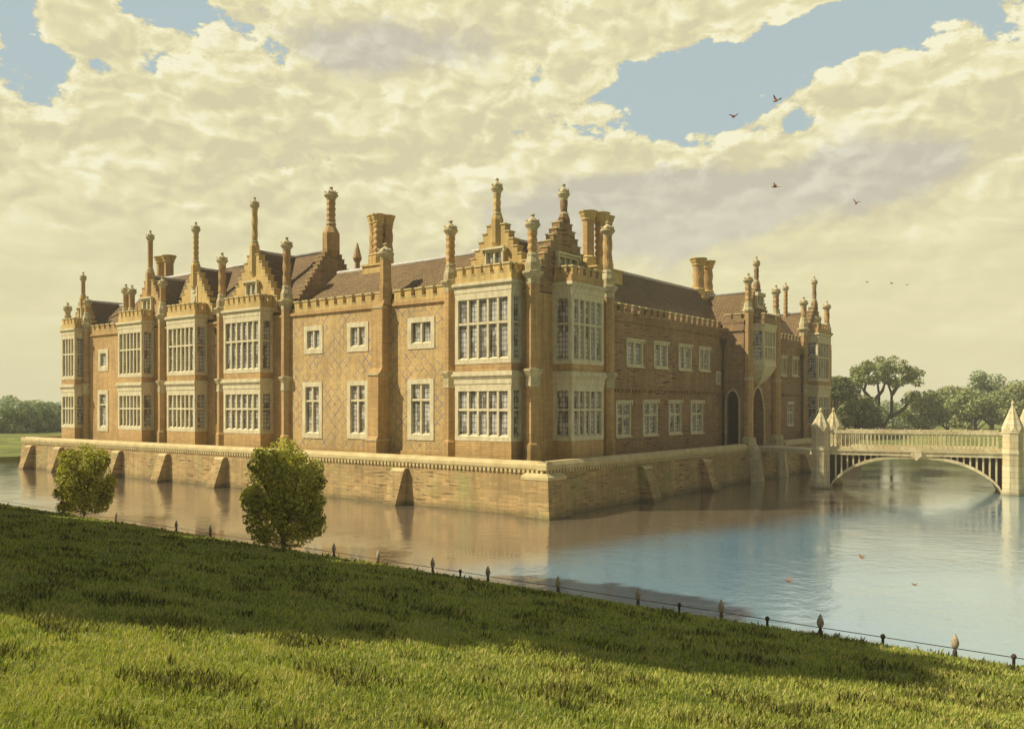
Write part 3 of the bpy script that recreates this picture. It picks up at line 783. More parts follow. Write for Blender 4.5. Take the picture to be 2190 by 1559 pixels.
for a in (-10.4, -18.6, -27.4, -34.4, -41.0, -44.5, -50.6, -55.9): buttress(ML, a, a + .95)
for a in (9.35, 17.4): buttress(MR, a, a + 1.0)
for a in (36.5, 43.5): buttress(MR, a, a + .9)
# corner buttress wraps the corner
b = MB(); e0 = .22; e1 = .62; ln = 1.25
def sq(e, z, l): return [(e, -e, z), (e, l, z), (-.2, l, z), (-.2, .2, z), (-l, .2, z), (-l, -e, z)]
vs = sq(e0 + .1, 2.0, ln) + sq(e1, 0, ln + .2) + sq(e1 + .1, -1.2, ln + .3); k6 = [tuple(range(6))] + [(j * 6 + i, j * 6 + (i + 1) % 6, j * 6 + 6 + (i + 1) % 6, j * 6 + 6 + i) for j in (0, 1) for i in range(6)]
b.add(vs, k6, 0)
vs = sq(e0 + .14, 1.86, ln + .04) + sq(e0 + .14, 2.0, ln + .04) + sq(.05, 2.16, ln - .02); b.add(vs, k6 + [tuple(range(12, 18))], 1)
MW(b, 'buttress', [M['moat'], M['coping']])
# gate foot buttress in the water
b = MB(); b.lathe(.0, 26.4, [(.85, -1.2), (.8, 0), (.55, 2.0), (.5, 2.3), (.2, 2.75)], 8, 0); b.lathe(0, 31.6, [(.85, -1.2), (.75, 0), (.5, 2.2)], 8, 0); MW(b, 'buttress', M['stone2'])

# ------------------------------------------------------------------ drawbridge and bridge
A_ = Vector((5.45, 24.6)); D_ = Vector((10.9, 2.61)).normalized(); N_ = Vector((-D_.y, D_.x))
dbz = 2.5
b = MB(); V = [(-.3, 26.9), (4.6, 24.95), (4.0, 27.45), (-.3, 30.3)]
V = [(-.35, 27.0), (5.0, 24.35), (4.35, 27.4), (-.35, 30.2)]
b.add([(x, y, dbz) for x, y in V] + [(x, y, dbz - .32) for x, y in V], [(0, 1, 2, 3), (7, 6, 5, 4), (0, 4, 5, 1), (1, 5, 6, 2), (2, 6, 7, 3), (3, 7, 4, 0)])
o = b.build('drawbridge', M['bridge'], loc=(2, 27, 0)); tag(o, 'flat pale drawbridge slab between the gatehouse arch and the first bridge pier', 'drawbridge')
P1 = Vector((5.65, 23.95)); P2 = Vector((16.54, 26.56)); LB = (P2 - P1).length
br = empty('stone_bridge', (P1.x, P1.y, 0), math.atan2(D_.y, D_.x))
tag(br, 'cream stone arched footbridge with pierced parapet and spired octagonal piers over the moat', 'bridge')
X0 = F(0, 0, (1, 0), (0, 1)); WB = 3.3
def BR(mb, name, m, parent=None): o = mb.build(name, m); o.parent = parent or br; return o
def pier(x, y, h=3.86, tip=5.25, r=.62):
    b = MB(); k = math.pi / 8
    b.lathe(x, y, [(r * 1.12, -1.2), (r * 1.12, .1), (r, .35), (r, 2.42), (r * 1.06, 2.5), (r * 1.06, 2.6), (r * .97, 2.75), (r * .97, h)], 8, 0)
    o = BR(b, 'pier', M['bridge'])
    c = MB(); n = 8; vs = []; R0 = r * 1.04        # gabled spire: points rise over each face
    for i in range(n):
        a = .3927 + 2 * math.pi * i / n; vs.append((x + R0 * math.cos(a), y + R0 * math.sin(a), h - .1))
    for i in range(n):
        a = .3927 + 2 * math.pi * (i + .5) / n; q = R0 * math.cos(k); vs.append((x + q * math.cos(a), y + q * math.sin(a), h + .28))
    vs.append((x, y, tip)); fs = []
    for i in range(n):
        j = (i + 1) % n; fs += [(i, j, n + i), (i, n + i, 2 * n), (j, 2 * n, n + i)]
    c.add(vs, fs, 0)
    c.lathe(x, y, [(.05, tip - .22), (.11, tip - .1), (.12, tip - .02), (.06, tip + .06), (.02, tip + .14)], 6, 0)
    BR(c, 'spire', M['bridge'], o)
for x in (0, LB):
    for y in (0, WB): pier(x + (0 if not y else (1.15 if x else .6)), y, 3.9, 5.25 + (.45 if x else 0))
def arc(x):
    u = min(1, abs(x - LB / 2) / (LB / 2 - .5)); return 2.10 - 2.3 * (.5 * u ** 3 + .5 * (1 - math.sqrt(1 - u * u)))
#      # underside of the arch
b = MB(); xs = np.linspace(.5, LB - .5, 41)
for fy in (0.0, WB):      # face ribs: thin arch ring
    b = MB()
    for x0_, x1_ in zip(xs, xs[1:]):
        z0_, z1_ = arc(x0_), arc(x1_); t0 = .20
        vs = [(x0_, fy - .14, z0_), (x1_, fy - .14, z1_), (x1_, fy - .14, z1_ + t0), (x0_, fy - .14, z0_ + t0), (x0_, fy + .14, z0_), (x1_, fy + .14, z1_), (x1_, fy + .14, z1_ + t0), (x0_, fy + .14, z0_ + t0)]
        b.add(vs, [(0, 1, 2, 3), (7, 6, 5, 4), (0, 4, 5, 1), (3, 2, 6, 7)])
    BR(b, 'arch', M['bridge'])
b = MB()
for x0_, x1_ in zip(xs, xs[1:]): b.quad((x0_, .14, arc(x0_) + .02), (x1_, .14, arc(x1_) + .02), (x1_, WB - .14, arc(x1_) + .02), (x0_, WB - .14, arc(x0_) + .02))
BR(b, 'vault', M['stone2'])
b = MB(); b.box(X0, .4, LB - .4, -.2, WB + .2, 2.26, 2.56); b.box(X0, .4, LB - .4, -.26, -.2, 2.5, 2.62); b.box(X0, .4, LB - .4, -.1, WB + .1, 2.563, 2.66); BR(b, 'deck', M['bridge'])
for i in range(40):
    x = .95 + i * .36
    if x > LB - .8: break
    z0_ = arc(x) + .14
    if z0_ < 2.2:
        for fy in (0.0, WB): b = MB(); b.box(X0, x - .05, x + .05, fy - .07, fy + .07, z0_, 2.262); BR(b, 'spandrel_bar', M['bridge'])
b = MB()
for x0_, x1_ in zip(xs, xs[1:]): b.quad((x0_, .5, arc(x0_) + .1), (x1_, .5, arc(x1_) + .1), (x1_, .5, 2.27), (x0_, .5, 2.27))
BR(b, 'spandrel_backing', M['iron'])  # dark sheet behind the bars fills the gaps between arch and deck
for fy in (0.0, WB):
    b = MB(); b.box(X0, .5, LB - .5, fy - .1, fy + .1, 3.68, 3.84); b.box(X0, .5, LB - .5, fy - .06, fy + .06, 3.845, 3.88); b.box(X0, .5, LB - .5, fy - .09, fy + .09, 2.66, 2.78)
    nb = 40; x0_ = .55; st = (LB - 1.1) / nb
    for i in range(nb + 1):
        x = x0_ + i * st; w = .05 if i % 9 else .09
        b.box(X0, x - w / 2, x + w / 2, fy - .06, fy + .06, 2.78, 3.68)
        if i < nb:      # rounded heads and feet of each opening
            for (za, zb_) in ((3.68, 3.52), (2.78, 2.94)):
                for sgn in (-1, 1):
                    xa = x if sgn < 0 else x + st; b.add([(xa, fy - .05, za), (xa - sgn * st * .46, fy - .05, za), (xa, fy - .05, zb_), (xa, fy + .05, za), (xa - sgn * st * .46, fy + .05, za), (xa, fy + .05, zb_)],
                                                        [(0, 1, 2), (5, 4, 3), (0, 3, 4, 1), (1, 4, 5, 2), (0, 2, 5, 3)])
    if fy == 0:
        for i in range(12): b.lathe(.8 + i * (LB - 1.6) / 11, fy, [(.03, 3.87), (.07, 3.92), (.07, 3.97), (.02, 4.02)], 6, 0)
    BR(b, 'balustrade', M['bridge'])
b = MB(); cx = LB / 2 + .2; sh = [(cx - .3, 2.62), (cx + .3, 2.62), (cx + .32, 2.3), (cx, 1.98), (cx - .32, 2.3)]
b.slab(F(0, 0, (1, 0), (0, -1)), sh, .26, .40, 0); BR(b, 'shield', M['bridge'])

# ------------------------------------------------------------------ ground and water
def smooth(x): x = np.clip(x, 0, 1); return x * x * (3 - 2 * x)
def ground():
    def axis(lo, hi, near, step0, growth, marks):
        v = set(marks); a = near[0]
        while a < near[1]: v.add(round(a, 3)); a += step0
        a = near[1]; s = step0
        while a < hi: v.add(round(a, 2)); a += s; s *= growth
        v.add(hi); a = near[0]; s = step0
        while a > lo: v.add(round(a, 2)); a -= s; s *= growth
        v.add(lo); return np.array(sorted(v))
    ux = axis(-620, 620, (-75, 30), .5, 1.25, [-69.15, -69.0, -57.3, -57.15, -.4, -.25, 22.7, 22.85])
    uy = axis(-620, 620, (-42, 4), .4, 1.22, [-14.95, -14.8, .25, .4, 53.6, 53.75, 68.0, 68.15])
    U, Y = np.meshgrid(ux, uy)
    xe = 22.9 - .116 * (np.clip(Y, -60, 75) + 14.8)
    X = np.where(U <= 0, U, np.where(U < 22.7, U * xe / 22.7, U + xe - 22.7))
    inm = (U > -69.1) & (U < 22.75) & (Y > -14.9) & (Y < 68.1)
    isl = (U > -57.2) & (U < -.3) & (Y > .3) & (Y < 53.7)
    slope = .35 + .16 * np.clip(-14.8 - Y, 0, 21.5) * smooth((U + 75) / 12 + .5) + .05 * np.clip(-36.3 - Y, 0, 30)
    slope = np.where(Y < -14.8, slope, .35)
    rest = .35 + 1.1 * smooth((np.maximum(np.maximum(-69 - U, Y - 68), U - 22.7)) / 40)
    z = np.maximum(slope, rest)
    lump = .05 * np.sin(X * .9 + 1.3 * np.sin(Y * .5)) * np.sin(Y * .8 + X * .35) + .03 * np.sin(X * 2.3 + Y * 1.1) * np.sin(Y * 1.9)
    z = z + lump * smooth((-15.5 - Y) / 3)
    z = np.where(inm, -1.6, z); z = np.where(isl, 2.44, z)
    nx, ny = len(ux), len(uy)
    vs = np.stack([X, Y, z], -1).reshape(-1, 3)
    idx = np.arange(nx * ny).reshape(ny, nx)
    q = np.stack([idx[:-1, :-1], idx[:-1, 1:], idx[1:, 1:], idx[1:, :-1]], -1).reshape(-1, 4)
    me = bpy.data.meshes.new('ground'); me.from_pydata(vs.tolist(), [], q.tolist())
    o = bpy.data.objects.new('ground', me); C.objects.link(o); me.materials.append(M['grass']); o['kind'] = 'structure'
    return o
def gz(x, y):
    s = .35 + .16 * np.clip(-14.8 - y, 0, 21.5) + .05 * np.clip(-36.3 - y, 0, 30)
    return s + (.05 * np.sin(x * .9 + 1.3 * np.sin(y * .5)) * np.sin(y * .8 + x * .35) + .03 * np.sin(x * 2.3 + y * 1.1) * np.sin(y * 1.9)) * smooth((-15.5 - y) / 3)

m, n, b_ = mat('grass'); P, x, y, z = geo(n)
f1 = n.noise(P, .35, 6, .65); f2 = n.noise(P, 3.2, 5, .7); f3 = n.noise(n.comb(n.m('MULTIPLY', x, 3), y, z), 9, 3)
col = n.ramp(n.m('ADD', n.m('MULTIPLY', f1, .6), n.m('ADD', n.m('MULTIPLY', f2, .3), n.m('MULTIPLY', f3, .15))), [(.35, (.075, .09, .016)), (.5, (.15, .17, .035)), (.62, (.25, .26, .055)), (.78, (.33, .30, .08))])
n.l.new(col, b_.inputs['Base Color']); b_.inputs['Roughness'].default_value = .95; bump(n, b_, f3, .8, .05); M['grass'] = m
ground()

m, n, b_ = mat('moat water'); P, x, y, z = geo(n)
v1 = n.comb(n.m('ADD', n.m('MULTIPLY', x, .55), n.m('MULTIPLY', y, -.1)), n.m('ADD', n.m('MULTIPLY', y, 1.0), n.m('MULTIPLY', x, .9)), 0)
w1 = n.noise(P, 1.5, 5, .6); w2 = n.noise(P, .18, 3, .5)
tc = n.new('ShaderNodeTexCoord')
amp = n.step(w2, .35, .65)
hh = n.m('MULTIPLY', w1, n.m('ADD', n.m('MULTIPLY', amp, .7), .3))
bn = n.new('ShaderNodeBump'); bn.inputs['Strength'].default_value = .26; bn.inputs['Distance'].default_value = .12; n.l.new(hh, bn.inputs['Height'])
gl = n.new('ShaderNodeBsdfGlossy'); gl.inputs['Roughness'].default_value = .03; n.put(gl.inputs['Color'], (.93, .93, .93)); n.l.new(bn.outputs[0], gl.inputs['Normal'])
n.l.new(n.mix(n.step(n.m('ADD', x, n.m('ADD', n.m('MULTIPLY', y, -.25), n.m('MULTIPLY', w2, 4))), 8, 13), (.20, .155, .10), (.22, .39, .49)), b_.inputs['Base Color']); b_.inputs['Roughness'].default_value = .6; n.l.new(bn.outputs[0], b_.inputs['Normal'])  # brown by the house, blue farther right: reflected tones painted into the colour
fr_ = n.new('ShaderNodeFresnel'); fr_.inputs['IOR'].default_value = 1.4; n.l.new(bn.outputs[0], fr_.inputs['Normal'])
mx = n.new('ShaderNodeMixShader'); n.l.new(n.m('ADD', n.m('MULTIPLY', fr_.outputs[0], .9), .30, clamp=True), mx.inputs[0])
out = [q for q in n.n if q.type == 'OUTPUT_MATERIAL'][0]
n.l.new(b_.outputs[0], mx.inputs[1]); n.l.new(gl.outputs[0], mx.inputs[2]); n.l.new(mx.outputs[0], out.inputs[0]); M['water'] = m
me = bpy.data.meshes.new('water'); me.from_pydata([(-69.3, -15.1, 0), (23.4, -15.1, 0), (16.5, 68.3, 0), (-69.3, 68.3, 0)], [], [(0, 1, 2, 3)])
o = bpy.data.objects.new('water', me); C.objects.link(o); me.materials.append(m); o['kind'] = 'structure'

# ------------------------------------------------------------------ foliage
def cards(name, centers, normals, size, mat_, parent=None, loc=(0, 0, 0), shape='leaf', up=0.):
    """a mesh of many small leaf faces"""
    k = len(centers); nrm = normals / (np.linalg.norm(normals, axis=1, keepdims=True) + 1e-9)
    r = rng.normal(size=(k, 3)); u = np.cross(nrm, r); u /= np.linalg.norm(u, axis=1, keepdims=True) + 1e-9; w = np.cross(nrm, u)
    s = (size * (.6 + .8 * rng.random(k)))[:, None] if np.isscalar(size) else size[:, None]
    a = centers - u * s * .5; c = centers + u * s * .5 + nrm * s * .12; bq = centers + w * s * .28; d = centers - w * s * .28
    v = np.stack([a, bq, c, d], 1).reshape(-1, 3) - np.array(loc)
    me = bpy.data.meshes.new(name); me.vertices.add(4 * k); me.vertices.foreach_set('co', v.astype(np.float32).ravel())
    me.loops.add(4 * k); me.loops.foreach_set('vertex_index', np.arange(4 * k, dtype=np.int32))
    me.polygons.add(k); me.polygons.foreach_set('loop_start', np.arange(0, 4 * k, 4, dtype=np.int32)); me.polygons.foreach_set('loop_total', np.full(k, 4, dtype=np.int32))
    me.materials.append(mat_); me.update(calc_edges=True); me.validate()
    o = bpy.data.objects.new(name, me); C.objects.link(o)
    if parent: o.parent = parent
    return o


def sphere_pts(k):
    d = rng.normal(size=(k, 3)); return d / np.linalg.norm(d, axis=1, keepdims=True)


def blobs_foliage(blobs, per, jitter=.22, nj=.5):
    cs, ns = [], []
    for (x, y, z, rx, ry, rz) in blobs:
        k = int(per * (rx * ry + ry * rz + rx * rz) / 3); d = sphere_pts(k)
        rad = 1 - np.abs(rng.normal(size=(k, 1))) * jitter
        cs.append(np.array([x, y, z]) + d * rad * np.array([rx, ry, rz])); ns.append(d + rng.normal(size=(k, 3)) * nj)
    return np.concatenate(cs), np.concatenate(ns)


M['holly'] = leaf_mat('shrub leaves', [(.10, .08, .018), (.30, .28, .03), (.52, .48, .06), (.64, .58, .11)], .55, .35)
M['leafA'] = leaf_mat('mid green leaves', [(.08, .09, .035), (.19, .22, .08), (.31, .34, .12), (.46, .46, .2)], .7, .2)
M['leafB'] = leaf_mat('hazed green leaves', [(.18, .22, .13), (.28, .33, .18), (.38, .43, .24), (.5, .53, .33)], .7, .2)  # pale bluish tone puts distance haze into the leaf colour
M['leafD'] = leaf_mat('dark leaves', [(.05, .05, .022), (.11, .12, .045), (.19, .21, .075), (.28, .30, .12)], .7, .15)


def shrub(x, y, w, h, lab):
    z0 = float(gz(x, y)) - .15; t = empty('shrub', (x, y, z0)); tag(t, lab, 'shrub')
    s = MB()
    for i in range(7):
        a = i * .9; s.tube([(0, 0, 0), (.2 * math.cos(a), .2 * math.sin(a), h * .3), (w * .3 * math.cos(a), w * .3 * math.sin(a), h * .65)], [.06, .045, .02], 6)
    s.build('stem', M['bark'], t)
    bl = [(0, 0, h * .46, w * .44, w * .44, h * .42), (0, 0, h * .72, w * .28, w * .28, h * .25), (0, 0, h * .25, w * .38, w * .38, h * .25)]
    for i in range(84):
        a = random.random() * 6.28; zz = random.uniform(.08, .84); rr = w * .5 * math.sqrt(max(.05, 1 - ((zz - .42) / .52) ** 2)) * random.uniform(.70, .86)
        q = random.uniform(.11, .17) * w * .8; bl.append((rr * math.cos(a), rr * math.sin(a), zz * h, q, q, q * .9))
    c, nn = blobs_foliage(bl, 1150 * (3.4 / w) ** .3, .17, .33); c[:, 2] = np.maximum(c[:, 2], .05)
    cards('foliage', c, nn, .13, M['holly'], t)
    return t


shrub(-1.75, -14.35, 3.15, 4.25, 'larger rounded olive green shrub growing at the near edge of the moat')
shrub(-17.5, -13.95, 2.85, 3.65, 'smaller round olive shrub, leftmost of two along the near edge of the moat')


def tree(x, y, h, w, lab, group, mt, z0=1.0, trunk=.2, dens=1., big=True, leaf=.42, seed=0, n=26, cr=.3, name='tree', squash=.8):
    rnd = random.Random(seed); t = empty(name, (x, y, z0)); tag(t, lab, 'tree', group)
    s = MB(); r0 = h * .028 + .08; bl = []
    s.tube([(0, 0, -.3), (.1, .05, h * trunk), (.0, .1, h * .55), (.1, 0, h * .85)], [r0 * 1.3, r0, r0 * .6, r0 * .15], 7)
    for i in range(n):
        a = rnd.random() * 6.283; f = rnd.uniform(0, 1) ** .8; zz = trunk + (1 - trunk) * (.12 + .80 * f)
        prof = math.sin(math.pi * min(1, max(0, (zz - trunk * .6) / (1.05 - trunk * .6)))) ** .6
        rr = w * .5 * prof * rnd.uniform(.35, .82); q = w * cr * rnd.uniform(.35, .68)
        p = (rr * math.cos(a), rr * math.sin(a), zz * h); bl.append((*p, q, q, q * squash))
        if big and i % 2 == 0:
            z1 = max(trunk * h * .8, p[2] - rr * .9 - h * .1); s.tube([(0, 0, z1), (p[0] * .5, p[1] * .5, (z1 + p[2]) / 2 - .02 * h), p], [r0 * .45, r0 * .3, r0 * .1], 5)
    s.build('trunk', M['bark'], t)
    c, nn = blobs_foliage(bl, 130 * dens / leaf ** 1.2 * .42, .28)
    cards('crown', c, nn, leaf, mt, t)
    return t


def cam_pt(px, t):
    s = (px - 1095) / 1836; return CAM[0] + t * (DIR[0] + s * DIR[1]), CAM[1] + t * (DIR[1] - s * DIR[0])


GT = 'trees beyond the moat and bridge'
TR = [  # px, distance, height, width, label, material, seed
    (1783, 118, 8.8, 7.0, 'dark rounded tree close against the right end of the house', 'leafD', 1, .15),
    (1835, 122, 5.6, 7.5, 'low dark bushy tree between the house end and the tall spreading tree', 'leafD', 2, .1),
    (1745, 128, 8.0, 8.0, 'tree mostly hidden behind the far corner of the house', 'leafD', 3, .1),
    (1968, 130, 6.2, 7.5, 'short pale bushy tree right of the tall spreading tree', 'leafA', 4, .05),
    (2025, 138, 6.8, 9.5, 'mid green rounded tree above the middle of the bridge parapet', 'leafA', 5, .1),
    (2085, 134, 6.6, 9.5, 'mottled low tree left of the tallest right hand tree', 'leafA', 6, .05),
    (2120, 146, 9.9, 11.5, 'tall light green tree behind the right hand bridge pier', 'leafB', 7, .1),
    (2185, 138, 7.6, 10.5, 'broad tree cut off by the right edge, behind the bridge pier', 'leafA', 8, .1),
    (1905, 150, 4.4, 11, 'low green bush filling the gap beneath the tall spreading tree', 'leafB', 9, .02),
    (2240, 140, 10, 11, 'tree at the right edge beyond the bridge', 'leafB', 10, .1)]
for px, t, h, w, lab, mt, sd, tk in TR:
    if px > 2200: continue
    x, y = cam_pt(px, t); tree(x, y, h, w, lab, GT, M[mt], z0=1.2, trunk=tk, seed=sd, leaf=.42, dens=1.1)
# the tall spreading tree with bare forked limbs
x, y = cam_pt(1888, 126); t = empty('spreading_tree', (x, y, 1.1)); tag(t, 'tall spreading flat topped tree with bare forked trunks, highest above the bridge', 'tree', GT)
rdir = Vector((DIR[1], -DIR[0], 0)); s = MB(); bl = []
def sp(u, v, z): return (rdir.x * u + DIR[0] * v, rdir.y * u + DIR[1] * v, z)
s.tube([sp(.2, 0, -.5), sp(.1, 0, .6), sp(0, 0, 1.2)], [.5, .42, .4], 7)
limbs = [[(0, 0, 1.1), (-1.6, 0, 3.0), (-1.3, .3, 5.2), (-3.2, .4, 7.4), (-4.4, .3, 8.4)], [(-1.3, .3, 5.0), (.2, .6, 6.6), (1.0, .4, 9.2)], [(0, 0, 1.1), (1.2, -.2, 3.4), (1.3, 0, 6.2), (.3, 0, 8.8)],
         [(1.3, 0, 6.0), (2.8, .3, 8.0), (4.0, .2, 9.0)], [(.9, -.2, 2.6), (2.8, -.3, 3.8), (4.0, 0, 5.2), (4.6, 0, 6.0)], [(-1.4, 0, 4.6), (-3.0, -.6, 6.6), (-2.2, -.5, 9.3)], [(0, 0, 1.1), (-.4, .5, 3.2), (-.2, .8, 6), (-.6, .9, 9.5)]]
for lm in limbs: s.tube([sp(*p) for p in lm], [.30 * (1 - .8 * i / len(lm)) for i in range(len(lm))], 6)
s.build('trunk', M['bark'], t); rnd = random.Random(5)
for i in range(70):
    u = rnd.uniform(-1, 1); v = rnd.uniform(-1, 1); z = 7.3 + 3.3 * rnd.random() * (1 - u * u * .55) - abs(u) * .6; q = rnd.uniform(.5, .95)
    p = sp(u * 5.0, v * 2.6, z + .7); bl.append((*p, q * 1.25, q * 1.25, q * .85))
for (u, z) in ((4.4, 5.9), (4.0, 5.4), (3.2, 5.0), (4.9, 6.2), (-4.9, 7.0), (-4.4, 7.6)): bl.append((*sp(u, 0, z), .75, .75, .5))
c, nn = blobs_foliage(bl, 135, .3); cards('crown', c, nn, .40, M['leafA'], t)

GL = 'trees on the far left horizon'
for px, t_, h, w, lab, sd in ((10, 128, 5.0, 9, 'low pale green tree at the left edge of the picture', 21), (48, 132, 5.9, 9, 'taller pale green tree, second from the left edge', 22), (84, 138, 5.0, 9, 'pale green tree just left of the house end', 23),
                              (118, 142, 4.8, 9, 'pale green tree partly behind the left end of the house', 24)):
    x, y = cam_pt(px, t_); tree(x, y, h, w, lab, GL, M['leafB'], z0=.6, trunk=.02, seed=sd, leaf=.42, dens=1.1)
for px, t_, h, w, lab, sd in ((-40, 150, 7, 11, 'tree just at the left edge', 25),): pass

# big trees standing behind the viewer's left shoulder: their shade lies across the lawn
GS = 'tall trees outside the view shading the lawn'
for i, (dp, h, wd, ex) in enumerate([(15.2, 22, 10, 7.9), (21.3, 21.5, 11, 8.4), (27.3, 16, 9.5, 7.8), (33.5, 12.5, 8, 7), (38.5, 7.5, 6, 6.5), (45, 8, 8, 7)]):
    la = -(.6 * dp + ex); x = CAM[0] + dp * DIR[0] + la * DIR[1]; y = CAM[1] + dp * DIR[1] - la * DIR[0]
    tree(x, y, h, wd, 'tall dark tree outside the view that shades the lawn', GS, M['leafD'], z0=float(gz(x, y)), trunk=.12, seed=40 + i, leaf=.8, dens=2.2, n=46, cr=.34)

# grass blades on the near lawn
def blades(k, ymin, ymax, hmin, hmax, wid, clump, mt, name, lab):
    k2 = k * 3; px = rng.uniform(-60, 2250, k2); t = 3.6 * (52 / 3.6) ** rng.random(k2)
    s = (px - 1095) / 1836; x = CAM[0] + t * (DIR[0] + s * DIR[1]); y = CAM[1] + t * (DIR[1] - s * DIR[0])
    ok = (y < -14.98)
    if clump:
        f = np.sin(x * 1.7 + 1.9 * np.sin(y * 1.1)) * np.sin(y * 2.3 + 1.2 * np.sin(x * 1.3)) + .5 * np.sin(x * 5 + y * 4) * np.sin(y * 6 - x * 3); ok &= f > clump
    x = x[ok][:k]; y = y[ok][:k]; t = t[ok][:k]; k = len(x); z = gz(x, y) - .01
    hgt = rng.uniform(hmin, hmax, k); a = rng.uniform(0, 6.283, k); w = wid * (.7 + .6 * rng.random(k)) * np.clip(t / 7, .8, 5)
    lean = rng.normal(size=(k, 2)) * hgt[:, None] * .33 + np.array([.12, .06]) * hgt[:, None]
    ca, sa = np.cos(a) * w, np.sin(a) * w
    b0 = np.stack([x - ca, y - sa, z], 1); b1 = np.stack([x + ca, y + sa, z], 1)
    m0 = np.stack([x + lean[:, 0] * .4 - ca * .7, y + lean[:, 1] * .4 - sa * .7, z + hgt * .6], 1); m1 = np.stack([x + lean[:, 0] * .4 + ca * .7, y + lean[:, 1] * .4 + sa * .7, z + hgt * .6], 1)
    tp = np.stack([x + lean[:, 0], y + lean[:, 1], z + hgt], 1)
    v = np.stack([b0, b1, m1, m0, tp], 1).reshape(-1, 3); base = np.arange(k)[:, None] * 5
    quads = base + np.array([0, 1, 2, 3]); tris = base + np.array([3, 2, 4])
    me = bpy.data.meshes.new(name); me.vertices.add(5 * k); me.vertices.foreach_set('co', v.astype(np.float32).ravel())
    li = np.concatenate([quads.ravel(), tris.ravel()]).astype(np.int32); me.loops.add(len(li)); me.loops.foreach_set('vertex_index', li)
    ls = np.concatenate([np.arange(0, 4 * k, 4), 4 * k + np.arange(0, 3 * k, 3)]).astype(np.int32); lt = np.concatenate([np.full(k, 4), np.full(k, 3)]).astype(np.int32)
    me.polygons.add(2 * k); me.polygons.foreach_set('loop_start', ls); me.polygons.foreach_set('loop_total', lt)
    me.materials.append(mt); me.update(calc_edges=True)
    o = bpy.data.objects.new(name, me); C.objects.link(o); tag(o, lab, 'grass', kind='stuff')


M['blade'] = leaf_mat('grass blades', [(.12, .15, .02), (.27, .31, .05), (.43, .45, .09), (.52, .43, .16)], .7, .3)
M['blade2'] = leaf_mat('coarse grass blades', [(.04, .034, .01), (.08, .075, .014), (.15, .15, .025), (.24, .22, .05)], .7, .2)
blades(230000, -36, -15, .035, .09, .0065, None, M['blade'], 'lawn_grass', 'short sunlit yellow green grass covering the near lawn')
blades(38000, -36, -15, .07, .16, .0075, .40, M['blade2'], 'coarse_grass', 'darker coarse tufts of longer grass in the foreground lawn')

# ------------------------------------------------------------------ posts and low rail along the bank
GP = 'pointed posts along the near bank'
px_ = [-12.8, -8.0, -5.6, 1.63, 3.78, 6.18, 8.37, 10.85, 13.34, 15.61, 17.97, 20.7]
pm = None; zr = .36
names = {20.7: 'nearest pointed post, rightmost along the low bank rail', 17.97: 'second pointed post from the right end of the bank rail', 15.61: 'third pointed post from the right end of the bank rail', 13.34: 'fourth pointed post from the right end of the bank rail',
         10.85: 'fifth pointed post from the right end of the bank rail', 8.37: 'sixth pointed post from the right, fourth right of the larger shrub', 6.18: 'third pointed post to the right of the larger shrub', 3.78: 'second pointed post to the right of the larger shrub', 1.63: 'first small post just right of the larger shrub',
         -5.6: 'first small post just left of the larger shrub', -8.0: 'second small post left of the larger shrub', -12.8: 'third small post left of the larger shrub', -15.2: 'small post just right of the smaller shrub',
         -20.0: 'first tiny post left of the smaller shrub', -22.4: 'second tiny post left of the smaller shrub', -24.8: 'third tiny post left of the smaller shrub', -27.2: 'leftmost tiny post at the left picture edge'}
for x in px_:
    if pm is None:
        p = empty('bank_post', (x, -14.86, zr)); b = MB(); b.lathe(0, 0, [(.05, -.2), (.045, .08), (.03, .15)], 8, 0, smooth=True); b.build('stake', M['iron'], p)
        b = MB(); b.lathe(0, 0, [(.025, .15), (.07, .20), (.085, .27), (.06, .36), (.012, .46)], 10, 0, smooth=True, sy=.7); b.build('spear_head', M['post'], p); pm = p
    else:
        p = pm.copy(); C.objects.link(p); p.location = (x, -14.86, zr)
        for ch in list(pm.children): c = ch.copy(); C.objects.link(c); c.parent = p
    tag(p, names[x], 'post', GP)
b = MB(); b.tube([(-32, -14.86, zr + .16), (-10, -14.86, zr + .15), (5, -14.86, zr + .155), (23, -14.86, zr + .16)], .009, 6)
o = b.build('low_rail', M['iron'], loc=(0, -14.86, zr)); tag(o, 'thin dark low rail strung from post to post along the near bank', 'rail')
kn = None
for x, lab in ((7.3, 'small knobbed stake between the fifth and sixth posts from the right'), (14.5, 'small knobbed stake left of the third post from the right'), (16.75, 'small knobbed stake left of the second post from the right'), (19.3, 'small knobbed stake left of the nearest pointed post'), (21.75, 'small knobbed stake at the far right end of the rail')):
    b = MB(); b.lathe(0, 0, [(.03, -.2), (.03, .12), (.055, .16), (.05, .2), (.02, .23)], 8, 0, smooth=True)
    o = b.build('stake', M['iron']); o.location = (x, -14.86, zr); tag(o, lab, 'stake', 'small stakes along the near bank')

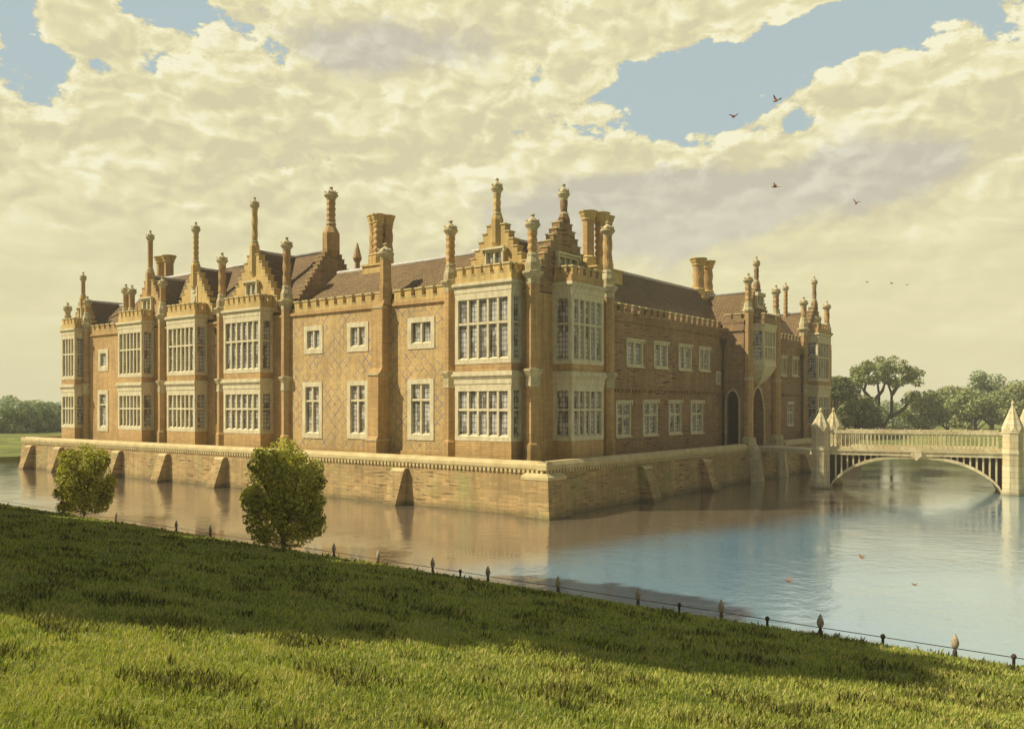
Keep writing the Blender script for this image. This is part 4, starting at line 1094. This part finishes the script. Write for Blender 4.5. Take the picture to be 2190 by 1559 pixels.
# ------------------------------------------------------------------ birds
def bird(x, y, z, span, heading, flap, bank, lab):
    b = MB(); L_ = span * .5
    b.lathe(0, 0, [(.004, -L_ * .5), (.05 * span, -L_ * .25), (.085 * span, 0), (.07 * span, L_ * .25), (.045 * span, L_ * .38), (.05 * span, L_ * .46), (.012 * span, L_ * .6)], 8, 0, smooth=True)
    # turn the body from upright to lying along local Y
    b.v = [(vx, vz, -vy) for vx, vy, vz in b.v]
    for sg in (-1, 1):
        f = flap; pts = [(0, .10), (.25, .13), (.5, .02)]
        P = []
        for (u, lead), ch in zip(pts, (.20, .15, .02)):
            zz = math.sin(f) * u * span * (1 if u < .3 else .8) + .02 * span
            P.append(((sg * u * span * math.cos(f)), lead * span, zz)); P.append((sg * u * span * math.cos(f), (lead - ch) * span, zz - .01 * span))
        Pl = [(p[0], p[1], p[2] - .02 * span) for p in P]; k = len(P)
        b.add(P + Pl, [(0, 2, 3, 1), (2, 4, 5, 3), (6, 7, 9, 8), (8, 9, 11, 10), (0, 6, 8, 2), (2, 8, 10, 4), (1, 3, 9, 7), (3, 5, 11, 9), (4, 10, 11, 5)], 0)
    b.add([(-.02 * span, -L_ * .4, 0), (.02 * span, -L_ * .4, 0), (.09 * span, -L_ * .85, .01), (-.09 * span, -L_ * .85, .01), (0, -L_ * .6, -.02 * span)], [(0, 1, 2, 3), (0, 4, 1), (1, 4, 2), (2, 4, 3), (3, 4, 0)], 0)
    o = b.build('bird', M['bird']); o.location = (x, y, z); o.rotation_euler = (0, bank, heading); tag(o, lab, 'bird', 'brown birds in flight')
for q in [(11.1, 1.0, 18.3, .62, 1.2, .75, .3, 'uppermost brown bird, wings raised, in front of the right hand cloud'), (8.9, 1.8, 18.3, .6, 1.0, .5, -.2, 'brown bird flying left below and left of the uppermost bird'),
          (8.9, 6.8, 16.2, .6, 2.2, .7, -.5, 'brown bird alone above the gatehouse in the grey sky'), (11.2, 12.3, 16.1, .62, .7, .7, .3, 'brown bird to the right of the gatehouse, middle height in the sky'),
          (1.9, 49.3, 17.0, .55, 1.0, .4, .2, 'leftmost of three tiny distant birds right of the gatehouse'), (3.7, 50.7, 16.9, .55, 1.4, .4, 0, 'middle of three tiny distant birds right of the gatehouse'),
          (3.9, 55.8, 17.3, .55, .6, .4, .1, 'rightmost of three tiny distant birds right of the gatehouse'), (16.8, -7.3, .9, .36, 1.0, .7, .3, 'upper brown bird added low over the water in place of a bird reflection'),
          (16.1, -11.6, .8, .36, 1.1, .6, -.2, 'brown bird added low over the water in place of a reflection, left of the other two'), (19.0, -10.6, .9, .26, .9, .5, .2, 'small brown bird added low over the water in place of a reflection, rightmost of the three')]:
    bird(*q)  # the three birds low over the water stand in for bird reflections

# ---- haze
hb = MB(); hb.box(F(0, 0, (1, 0), (0, 1)), -640, 640, -640, 640, -3.0, 34.0)
hm = bpy.data.materials.new('haze'); hm.use_nodes = True; hn = NT(hm.node_tree)
ho = hn.new('ShaderNodeOutputMaterial'); hv = hn.new('ShaderNodeVolumePrincipled'); hv.inputs['Density'].default_value = .0009
hv.inputs['Color'].default_value = (1, .98, .84, 1); hv.inputs['Anisotropy'].default_value = 0; hn.l.new(hv.outputs[0], ho.inputs['Volume'])
o = hb.build('haze', hm); o['kind'] = 'stuff'; tag(o, 'thin pale haze hanging over the far trees and fields', 'haze')
